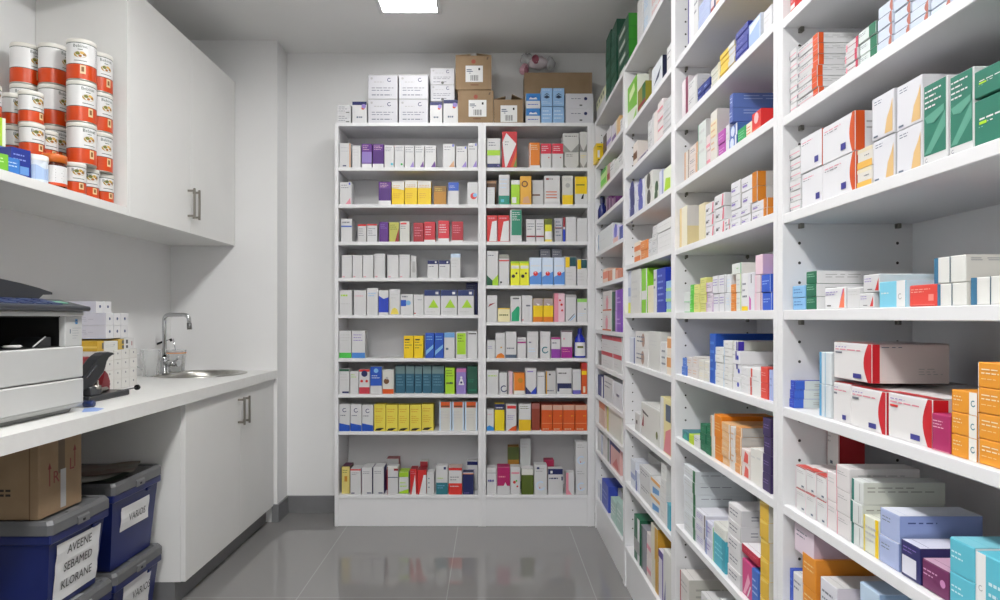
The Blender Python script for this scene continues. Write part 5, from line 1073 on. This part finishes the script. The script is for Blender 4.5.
prof = [(PY0, 1.2605), (PY0, 1.325), (1.80, 1.322), (1.92, 1.316), (2.02, 1.306), (2.10, 1.295), (2.165, 1.283), (2.165, 1.276), (2.12, 1.274), (2.10, 1.2605)]
mb.prism(prof, 'x', PXB+.05, PX-.078, mat('2c2e33', .35)); recalc(mb.build('document_feeder', t))

# stack of small white and yellow boxes behind the printer --------------
def lcart(px0, px1, ztop, zbot, n, style, label, Xf=-1.613, d=.2, grp='small cartons stacked beside the printer'):
    Y0 = -Xf*F/(CX-px0); Y1 = -Xf*F/(CX-px1); w = Y1-Y0-.0015; h = (ztop-zbot)/n
    for k in range(n):
        c = carton(style, w, d, h-.0006, (Xf, (Y0+Y1)/2, zbot+k*h), math.pi/2)
        lv = '' if n == 1 else ['bottom', 'second', 'third', 'fourth', 'top'][k if k < n-1 else 4]+' '
        tag(c, lv+label, 'carton', grp)
z0_ = ZT+.0005
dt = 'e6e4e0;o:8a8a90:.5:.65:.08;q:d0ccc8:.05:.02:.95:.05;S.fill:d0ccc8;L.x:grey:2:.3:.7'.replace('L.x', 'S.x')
for i, (a, b) in enumerate(((97, 105.3), (105.5, 113.8), (114, 121.6), (121.8, 129.4), (129.6, 137.2))):
    lcart(a, b, 1.062, z0_, 4, dt, 'small white dotted carton, %s pile from the printer' % ORD[i+1])
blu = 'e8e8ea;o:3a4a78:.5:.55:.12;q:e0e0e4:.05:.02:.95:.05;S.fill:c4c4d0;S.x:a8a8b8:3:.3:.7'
ylw = 'c8a030;q:dgrey:.7:.2:.95:.8;S.m:e0c060:.3:.5;L.x:grey:2:.3:.7'.replace('L.x', 'S.x')
lcart(97.2, 104, 1.106, 1.0625, 1, ylw, 'yellow small carton beside the printer, above dotted ones')
lcart(104.2, 118, 1.102, 1.0625, 1, 'e6e6e2;x:lgrey:2:.3:.7;o:a8a8a8:.7:.6:.04;S.fill:d8d8d4', 'wide white carton between yellow and mustard ones')
lcart(118.2, 124.2, 1.108, 1.0625, 1, 'c8a848;q:dgrey:.6:.55:.95:.9;q:dgrey:.6:.1:.95:.4;S.fill:b89438', 'mustard carton with black end mark on the white piles')
lcart(124.4, 134, 1.112, 1.0625, 1, 'e4e4e4;q:404048:.15:.5:.35:.85;q:404048:.15:.1:.35:.35;q:b08080:.7:.3:.8:.7', 'white carton with dark marks, far end of pile')
for i, (a, b) in enumerate(((106, 113.4), (113.6, 120.9), (121.1, 128.4))):
    lcart(a, b, 1.222, 1.1125, 2, blu, 'white carton with blue dot, %s pile' % ['nearest', 'middle', 'farthest'][i], Xf=-1.63)
for i, (a, b) in enumerate(((96, 104), (104.2, 111.5))):
    lcart(a, b, 1.272, 1.2225, 1, blu, 'white carton with blue dot atop the pile, %s one' % ['left', 'right'][i], Xf=-1.675, d=.18)

# hole punch --------------------------------------------------------------
hx = -1.49
t = empty('hole_punch', (hx, 2.54, ZT), 'heavy black lever hole punch on the worktop beside the printer', 'hole punch')
mb = MB(); mb.box(hx-.045, 2.40, ZT+.0005, hx+.045, 2.665, ZT+.022, M_DRK, .004); mb.build('base', t)
mb = MB(); mb.box(hx-.03, 2.43, ZT+.022, hx+.03, 2.50, ZT+.055, mat('3a3c40', .3), .003); mb.tube([(hx-.04, 2.47, ZT+.05), (hx+.04, 2.47, ZT+.05)], .008, M_NIK); mb.tube([(hx, 2.52, ZT+.02), (hx, 2.515, ZT+.07)], .008, M_NIK); mb.tube([(hx, 2.49, ZT+.03), (hx, 2.58, ZT+.032)], .01, M_NIK); mb.build('punch_mechanism', t)
def side_pt(zx, zy, X=hx+.02): Y = -X*F/(CX-(70+zx/8)); return (Y, pz(340+zy/8, Y))
outl = [side_pt(*q) for q in ((84, 335), (115, 290), (150, 245), (185, 200), (215, 158), (245, 125), (275, 103), (310, 94), (345, 99), (364, 113), (338, 124), (315, 142), (298, 172), (288, 215), (272, 262), (240, 305), (205, 345), (165, 392), (120, 400), (92, 385))]
mb = MB(); mb.prism(outl, 'x', hx-.02, hx+.02, mat('24262a', .3)); lev = recalc(mb.build('lever', t))
bv = lev.modifiers.new('b', 'BEVEL'); bv.width = .004; bv.segments = 2
mb = MB(); mb.prism([side_pt(*q) for q in ((122, 300), (205, 205), (212, 214), (130, 312))], 'x', hx+.0205, hx+.023, mat('6a6c70', .25, .6)); recalc(mb.build('lever_trim', t))
mb = MB(); mb.tube([(hx+.03, 2.60, ZT+.021), (hx+.03, 2.745, ZT+.021)], .0026, M_DRK); mb.tube([(hx+.03, 2.744, ZT+.021), (hx+.03, 2.754, ZT+.021)], .011, M_BLK, 14); mb.build('paper_stop', t)
# dark red tape holder behind the punch
t = empty('tape_dispenser', (-1.56, 2.58, ZT), 'dark red desk tape dispenser half hidden behind the hole punch', 'tape dispenser')
mb = MB(); mb.prism([(2.50, ZT+.0005), (2.71, ZT+.0005), (2.715, ZT+.05), (2.70, ZT+.08), (2.68, ZT+.095), (2.66, ZT+.04), (2.62, ZT+.045), (2.60, ZT+.1), (2.52, ZT+.1)], 'x', -1.6, -1.553, mat('7c1420', .35)); recalc(mb.build('body', t))
mb = MB(); 
for x in (-1.585, -1.56): pass
pts = [(2.565+.047*math.cos(k*math.pi/10), ZT+.112+.047*math.sin(k*math.pi/10)) for k in range(20)]
mb.prism(pts, 'x', -1.595, -1.5525, mat('8a1c24', .3)); pts = [(2.575+.02*math.cos(k*math.pi/6), ZT+.10+.02*math.sin(k*math.pi/6)) for k in range(12)]; mb.prism(pts, 'x', -1.597, -1.5505, mat('b8863a', .5)); recalc(mb.build('tape_roll', t))
# blue pen cap and blue slip
t = empty('marker_pen', (-1.40, 2.28, ZT), 'dark blue marker lying on the worktop beside the printer', 'marker')
Ym = .28*F/(405.5-CY)*1.0
def onw(px, py, dz=0): Y = (H-ZT-dz)*F/(py-CY); return ((px-CX)*Y/F, Y, ZT+dz)
a = onw(70, 404, .012); b = onw(94.5, 403.8, .012)
t.location = (b[0], b[1], ZT)
mb = MB(); d_ = Vector(b)-Vector(a); mb.tube([Vector(a), Vector(a)+d_*.6], .0095, mat('c8ccd8', .3), 14); mb.build('pen_barrel', t)
mb = MB(); mb.tube([Vector(a)+d_*.58, Vector(a)+d_*.96, Vector(b)], [.0115, .0115, .009], mat('1c2c5c', .3), 14); mb.build('pen_cap', t)
mb = MB(); ps = [onw(82, 412, .001), onw(97, 411, .001), onw(104, 408.5, .001), onw(95, 407.5, .001), onw(84, 408.5, .001)]
mb.face(ps, mat('8aa4dc', .5)); mb.face([(p[0], p[1], ZT+.0004) for p in reversed(ps)], mat('8aa4dc', .5))
for k in range(5): j = (k+1) % 5; mb.face([ps[k], (ps[k][0], ps[k][1], ZT+.0004), (ps[j][0], ps[j][1], ZT+.0004), ps[j]], mat('8aa4dc', .5))
tag(mb.build('plastic_slip'), 'pale blue plastic slip lying by the printer base', 'paper slip')

# sink and tap ------------------------------------------------------------
t = empty('sink', (SX, SY, ZT), 'round stainless steel sink set in the worktop under the tap', 'sink')
mb = MB()
mb.lathe([(1.22, ZT+.0006), (1.22, ZT+.004), (1.16, ZT+.0065), (1.02, ZT+.005), (.975, ZT-.002), (.95, ZT-.03), (.9, ZT-.11), (.75, ZT-.14), (.12, ZT-.15)], M_STL, SX, SY, 48, True, SRX, SRY); mb.build('bowl', t)
mb = MB(); mb.lathe([(.04, ZT-.152), (.04, ZT-.147), (.03, ZT-.146), (.012, ZT-.149), (0, ZT-.149)], M_CHR, SX, SY, 24); mb.build('drain', t)
FX, FY = -1.785, 3.64
t = empty('tap', (FX, FY, ZT), 'chrome swan-neck mixer tap standing behind the round sink', 'tap')
mb = MB(); mb.lathe([(0, ZT+.0007), (.026, ZT+.0007), (.026, ZT+.008), (.021, ZT+.014), (.0195, ZT+.06), (.0195, ZT+.085), (.014, ZT+.095)], M_CHR, FX, FY, 24); mb.build('tap_base', t)
mb = MB(); R_ = .035; Ht = .325; pth = [(FX, FY, ZT+.08), (FX, FY, ZT+Ht-R_)]
for k in range(1, 6): a = math.pi/2*k/5; pth.append((FX+R_*(1-math.cos(a)), FY-.004*k, ZT+Ht-R_+R_*math.sin(a)))
pth.append((FX+.12, FY-.03, ZT+Ht))
for k in range(1, 6): a = math.pi/2*k/5; pth.append((FX+.12+.028*math.sin(a), FY-.03, ZT+Ht-.028+.028*math.cos(a)))
pth.append((FX+.149, FY-.03, ZT+Ht-.06)); mb.tube(pth, .011, M_CHR, 14); mb.build('spout', t)
mb = MB(); mb.tube([(FX+.149, FY-.03, ZT+Ht-.045), (FX+.151, FY-.03, ZT+Ht-.08)], [.0125, .0135], mat('8a8a8a', .25, 1), 14); mb.build('aerator', t)
mb = MB(); mb.tube([(FX+.015, FY-.01, ZT+.06), (FX+.075, FY-.03, ZT+.062)], .017, M_CHR, 16); mb.tube([(FX+.075, FY-.03, ZT+.062), (FX+.095, FY-.035, ZT+.063)], [.019, .019], M_CHR, 16); mb.tube([(FX+.085, FY-.032, ZT+.075), (FX+.09, FY-.034, ZT+.1)], .005, M_CHR, 8); mb.build('lever_handle', t)
# clear jug and clear beaker beside the tap
def vessel(name, x, y, r0, r1, h, label, line=None, spout=True):
    t = empty(name, (x, y, ZT), label, 'jug'); mb = MB()
    mb.lathe([(0, .0005), (r0, .0005), (r1, h), (r1+.002, h+.001), (r1-.0025, h-.001), (r0-.0025, .005), (0, .005)], M_GLASS, n=28); mb.build('vessel', t, local=True)
    if line:
        mb = MB(); 
        mb.lathe([(r1+.0005, h*.85), (r1+.0005, h*.9)], mat(line, .4), n=28); mb.build('rim_line', t, local=True)
    if spout:
        mb = MB(); mb.tube([(-r1, 0, h*.85), (-r1-.03, 0, h*.8), (-r1-.032, 0, h*.4), (-r0-.005, 0, h*.25)], .005, M_GLASS, 10); mb.build('handle', t, local=True)
    return t
vessel('measuring_jug', (151-CX)*3.50/F, 3.50, .04, .052, .14, 'clear plastic measuring jug between the carton pile and tap')
vessel('beaker', (176-CX)*3.78/F, 3.78, .045, .055, .125, 'clear beaker with orange rim line behind the tap', 'd8925a', False)
t = empty('spatula', ((165-CX)*3.78/F, 3.78, ZT+.12), 'dark handled utensil leaning on the beaker behind the tap', 'utensil')
xx = (157-CX)*3.76/F
mb = MB(); mb.tube([(xx, 3.76, pz(344, 3.76)), (xx+.05, 3.765, pz(340.5, 3.76))], .006, M_BLK, 8); mb.build('grip', t)
mb = MB(); mb.tube([(xx+.048, 3.765, pz(340.5, 3.76)), (xx+.085, 3.775, pz(338.8, 3.77)), (xx+.115, 3.78, ZT+.03)], .003, M_CHR, 8); mb.tube([(xx+.07, 3.77, pz(339, 3.77)), (xx+.078, 3.77, pz(341, 3.77))], .008, M_BLK, 8); mb.build('shaft', t)

# storage bins under the worktop -------------------------------------------
def bin_(x1, ya, yb, zb, zt, label, words, lab_box, xd=.5, latch='6c6d6f'):
    x0 = max(x1-xd, XL+.012); t = empty('storage_bin', ((x0+x1)/2, (ya+yb)/2, zb), label, 'storage bin', 'blue storage bins under the worktop')
    h = zt-zb; L = .042
    mb = MB(); i0, i1 = .035, .012   # body tapers towards the bottom
    zr = zt-L
    v = [(x0+i0, ya+i0, zb), (x1-i0, ya+i0, zb), (x1-i0, yb-i0, zb), (x0+i0, yb-i0, zb), (x0+i1, ya+i1, zr), (x1-i1, ya+i1, zr), (x1-i1, yb-i1, zr), (x0+i1, yb-i1, zr)]
    mb.faces(v, [(0,3,2,1),(4,5,6,7),(0,1,5,4),(1,2,6,5),(2,3,7,6),(3,0,4,7)], M_BINB)
    mb.box(x0+.004, ya+.004, zr-.03, x1-.004, yb-.004, zr-.0005, M_BINB, .004)
    yc = (ya+yb)/2; mb.box(x1-.02, yc+.07, zr-.045, x1-.007, yc+.1, zr-.03, M_BINB, .003)
    recalc(mb.build('bin_body', t))
    mb = MB(); c = .012
    def ring(z, ins): return [(x0+ins+c, ya+ins, z), (x1-ins-c, ya+ins, z), (x1-ins, ya+ins+c, z), (x1-ins, yb-ins-c, z), (x1-ins-c, yb-ins, z), (x0+ins+c, yb-ins, z), (x0+ins, yb-ins-c, z), (x0+ins, ya+ins+c, z)]
    rs_ = [ring(zr, 0), ring(zr+.030, 0), ring(zt, .007), ring(zt-.001, .02), ring(zt-.007, .024)]
    vs = [p for r_ in rs_ for p in r_]; fs = [tuple(reversed(range(8)))]+[(j*8+k, j*8+(k+1) % 8, j*8+8+(k+1) % 8, j*8+8+k) for j in range(4) for k in range(8)]+[tuple(range(32, 40))]
    mb.faces(vs, fs, M_BINL); recalc(mb.build('bin_lid', t))
    mb = MB(); mb.prism([(x1-.045, zt-.004), (x1-.012, zt-.004), (x1+.004, zr+.016), (x1+.004, zr-.004), (x1+.0005, zr-.004), (x1+.0005, zr+.012), (x1-.016, zt-.012)], 'y', yc-.03, yc+.03, mat(latch, .35)); mb.box(x1+.003, yc-.006, zr+.002, x1+.005, yc+.006, zr+.009, M_BLK)
    recalc(mb.build('latch', t))
    # paper label on the aisle end, following the tapered wall
    if words:
        ly0, ly1, lz0, lz1 = lab_box
        def P(y, z, e): fr = (z-zb)/(zr-zb); return (x1-i0+(i0-i1)*fr+e, y, z)
        mb = MB(); n = 8
        for k in range(n):
            for j in range(6):
                za = lz0+(lz1-lz0)*j/6; zc_ = lz0+(lz1-lz0)*(j+1)/6; a = ly0+(ly1-ly0)*k/n; b = ly0+(ly1-ly0)*(k+1)/n
                w_ = lambda y, z: .003+.0015*math.sin(z*90+y*20)
                mb.face([P(a, za, w_(a, za)), P(b, za, w_(b, za)), P(b, zc_, w_(b, zc_)), P(a, zc_, w_(a, zc_))], M_PAP, True)
        ls = mb.build('label_sheet', t)
        hh = words[1]
        for k, wd in enumerate(words[0]):
            mb = MB()
            vv, ff, asp = text_verts(wd); z_ = words[2][k]; wid = asp*hh*.9; wid = min(wid, (ly1-ly0)*.86); y_ = ly0+(ly1-ly0)*words[3]-wid/2
            mb.faces([P(y_+a*wid, z_+b*hh, .0052) for a, b in vv], ff, mat('262626'))
            mb.build('lettering', ls)
    return t
AX = -1.305
bin_(AX, 1.975, 2.287, .306, .594, 'blue bin labelled AVEENE SEBAMED KLORANE with grey lid, under the cardboard box', (['AVEENE', 'SEBAMED', 'KLORANE'], .027, [.465, .412, .359], .5), (2.025, 2.25, .325, .508))
bin_(AX, 1.985, 2.305, .001, .305, 'lower blue bin at the frame bottom, under the three-brand bin', None, None, latch='9a9c9e')
BX = -1.352
bin_(BX, 2.39, 2.742, .276, .602, 'blue bin labelled VARIOS with grey lid and papers on it', (['VARIOS'], .027, [.432], .56), (2.465, 2.665, .405, .495))
bin_(BX, 2.398, 2.748, .001, .275, 'bottom blue bin beside the cabinet, under the VARIOS bin', (['VARIOS'], .03, [.125], .66), (2.475, 2.675, .06, .205))
# cardboard box under the worktop, on the first bin
x1, x0, ya, yb, z0, z1 = -1.352, -1.80, 1.992, 2.2, .5945, .838
t = empty('cardboard_box', ((x0+x1)/2, (ya+yb)/2, z0), 'brown taped cardboard box on the blue bin under the worktop', 'cardboard box')
mb = MB(); mb.box(x0, ya, z0, x1, yb, z1, M_KRAFT, .002)
def fx(y0_, za, y1_, zc_, m, e=.0006): mb.face([(x1+e, y0_, za), (x1+e, y1_, za), (x1+e, y1_, zc_), (x1+e, y0_, zc_)], m)
dr_ = mat('7c2420')
for yy, zz in ((ya+.045, z0+.09), (yb-.04, z0+.125)):
    fx(yy, zz, yy+.005, zz+.06, dr_); mb.face([(x1+.0006, yy-.006, zz+.052), (x1+.0006, yy+.011, zz+.052), (x1+.0006, yy+.0025, zz+.072)], dr_)
for wd, yy, zz in (('R', ya+.066, z0+.095), ('L', yb-.062, z0+.12)):
    vv, ff, asp = text_verts(wd); mb.faces([(x1+.0006, yy+a*asp*.036, zz+b*.036) for a, b in vv], ff, dr_)
for k in range(2):
    for j in range(6): mb.face([(x1-.2+.02*j, ya-.0006, z0+.085-k*.014), (x1-.2+.02*j+.015, ya-.0006, z0+.085-k*.014), (x1-.2+.02*j+.015, ya-.0006, z0+.092-k*.014), (x1-.2+.02*j, ya-.0006, z0+.092-k*.014)], mat('2c221a'))
for yy in (ya-.0006,): mb.face([(x1-.03, yy, z0), (x1-.026, yy, z0), (x1-.026, yy, z1), (x1-.03, yy, z1)], mat('6a5034'))
bd = mb.build('box_body', t)
mb = MB(); fx(ya+.098, z0+.01, ya+.125, z0+.13, mat('a8a8a8', .4), .0012); fx(ya+.088, z0+.12, ya+.12, z1-.004, mat('5c4a34', .3), .001); mb.build('packing_tape', t)
# papers on the second bin
mb = MB(); rnd = random.Random(5)
t = empty('magazine_pile', (-1.52, 2.5, .603), 'crumpled printed papers lying on the VARIOS bin lid', 'papers')
for k, (cx_, cy_, a_, c_) in enumerate(((-1.50, 2.50, .15, '50544c'), (-1.52, 2.47, -.2, '8c908a'), (-1.48, 2.53, .35, '74786e'))):
    mb = MB(); n = 8; vs = []
    for i in range(n+1):
        for j in range(n+1):
            u = (i/n-.5)*.24; v = (j/n-.5)*.2; x = cx_+u*math.cos(a_)-v*math.sin(a_); y = cy_+u*math.sin(a_)+v*math.cos(a_)
            vs.append((x, y, .6035+k*.009+.004*(1+math.sin(u*30+k)*math.cos(v*25))))
    n1 = len(vs); vs += [(a, b, c+.0015) for a, b, c in vs]
    fs = []
    for i in range(n):
        for j in range(n):
            q = i*(n+1)+j; fs += [(q, q+1, q+n+2, q+n+1), (q+n1, q+n+1+n1, q+n+2+n1, q+1+n1)]
    mb.faces(vs, fs, noisy('printed_paper', c_, ['2c4a3c', 'b8bab4', '5c3c34'][k], 22, .5), True); mb.build('magazine', t)

# ================================================================== CAMERA
cd = bpy.data.cameras.new('camera'); cd.sensor_width = 36; cd.lens = F/1000*36; cd.shift_x = (500-CX)/1000; cd.shift_y = (CY-300)/1000; cd.clip_start = .02
cam = bpy.data.objects.new('camera', cd); C.objects.link(cam); cam.location = (0, 0, H); cam.rotation_euler = (math.pi/2, 0, 0)
sc = bpy.context.scene; sc.camera = cam
w = bpy.data.worlds.new('world'); sc.world = w; w.use_nodes = True; w.node_tree.nodes['Background'].inputs['Color'].default_value = (.6, .6, .62, 1); w.node_tree.nodes['Background'].inputs['Strength'].default_value = .3
sc.view_settings.view_transform = 'Standard'; sc.view_settings.look = 'None'; sc.view_settings.gamma = 1; sc.view_settings.use_curve_mapping = False
sc.view_settings.exposure = 1.02

# ================================================================== MORE THAN 300 FLAT CARTONS
# the 300 that show largest stay things of their own; the remaining ones become one object
flat = [o for o in C.objects if o.parent is None and o.name.split('.')[0] == 'flat_carton']
if len(flat) > 300:
    from mathutils.bvhtree import BVHTree
    bpy.context.view_layer.update(); cnt = {o.name: 0 for o in flat}; V, P, own = [], [], []
    for ob in C.objects:
        if ob.type != 'MESH': continue
        base = len(V); M4 = ob.matrix_world; V += [M4 @ v.co for v in ob.data.vertices]
        for pl in ob.data.polygons: P.append([base+i for i in pl.vertices]); own.append(ob.name)
    tree = BVHTree.FromPolygons(V, P); org = Vector((0, 0, H))
    for py in range(1, 600, 2):
        for px in range(1, 1000, 2):
            hit = tree.ray_cast(org, Vector(((px-CX)/F, 1, (CY-py)/F)).normalized())
            if hit[2] is not None and own[hit[2]] in cnt: cnt[own[hit[2]]] += 1
    flat.sort(key=lambda o: (-cnt[o.name], o.name)); rest = flat[300:]
    print('STUFF', len(rest), 'largest', cnt[rest[0].name], 'hidden', sum(1 for o in rest if cnt[o.name] == 0))
    vs, fs, ms, mats = [], [], [], []
    for ob in rest:
        me = ob.data; base = len(vs); M4 = Matrix.Translation(ob.location) @ ob.rotation_euler.to_matrix().to_4x4(); loc_mats = []
        for m in me.materials:
            if m not in mats: mats.append(m)
            loc_mats.append(mats.index(m))
        vs += [tuple(M4 @ v.co) for v in me.vertices]
        for pl in me.polygons: fs.append(tuple(base+i for i in pl.vertices)); ms.append(loc_mats[pl.material_index])
    nm = bpy.data.meshes.new('flat_cartons'); nm.from_pydata(vs, [], fs)
    for m in mats: nm.materials.append(m)
    nm.polygons.foreach_set('material_index', ms); nm.update()
    so = bpy.data.objects.new('flat_cartons', nm); C.objects.link(so); so['kind'] = 'stuff'
    tag(so, 'many small far or half-hidden flat cartons among the stacks on the right shelves', 'cartons')
    for ob in rest: bpy.data.objects.remove(ob)
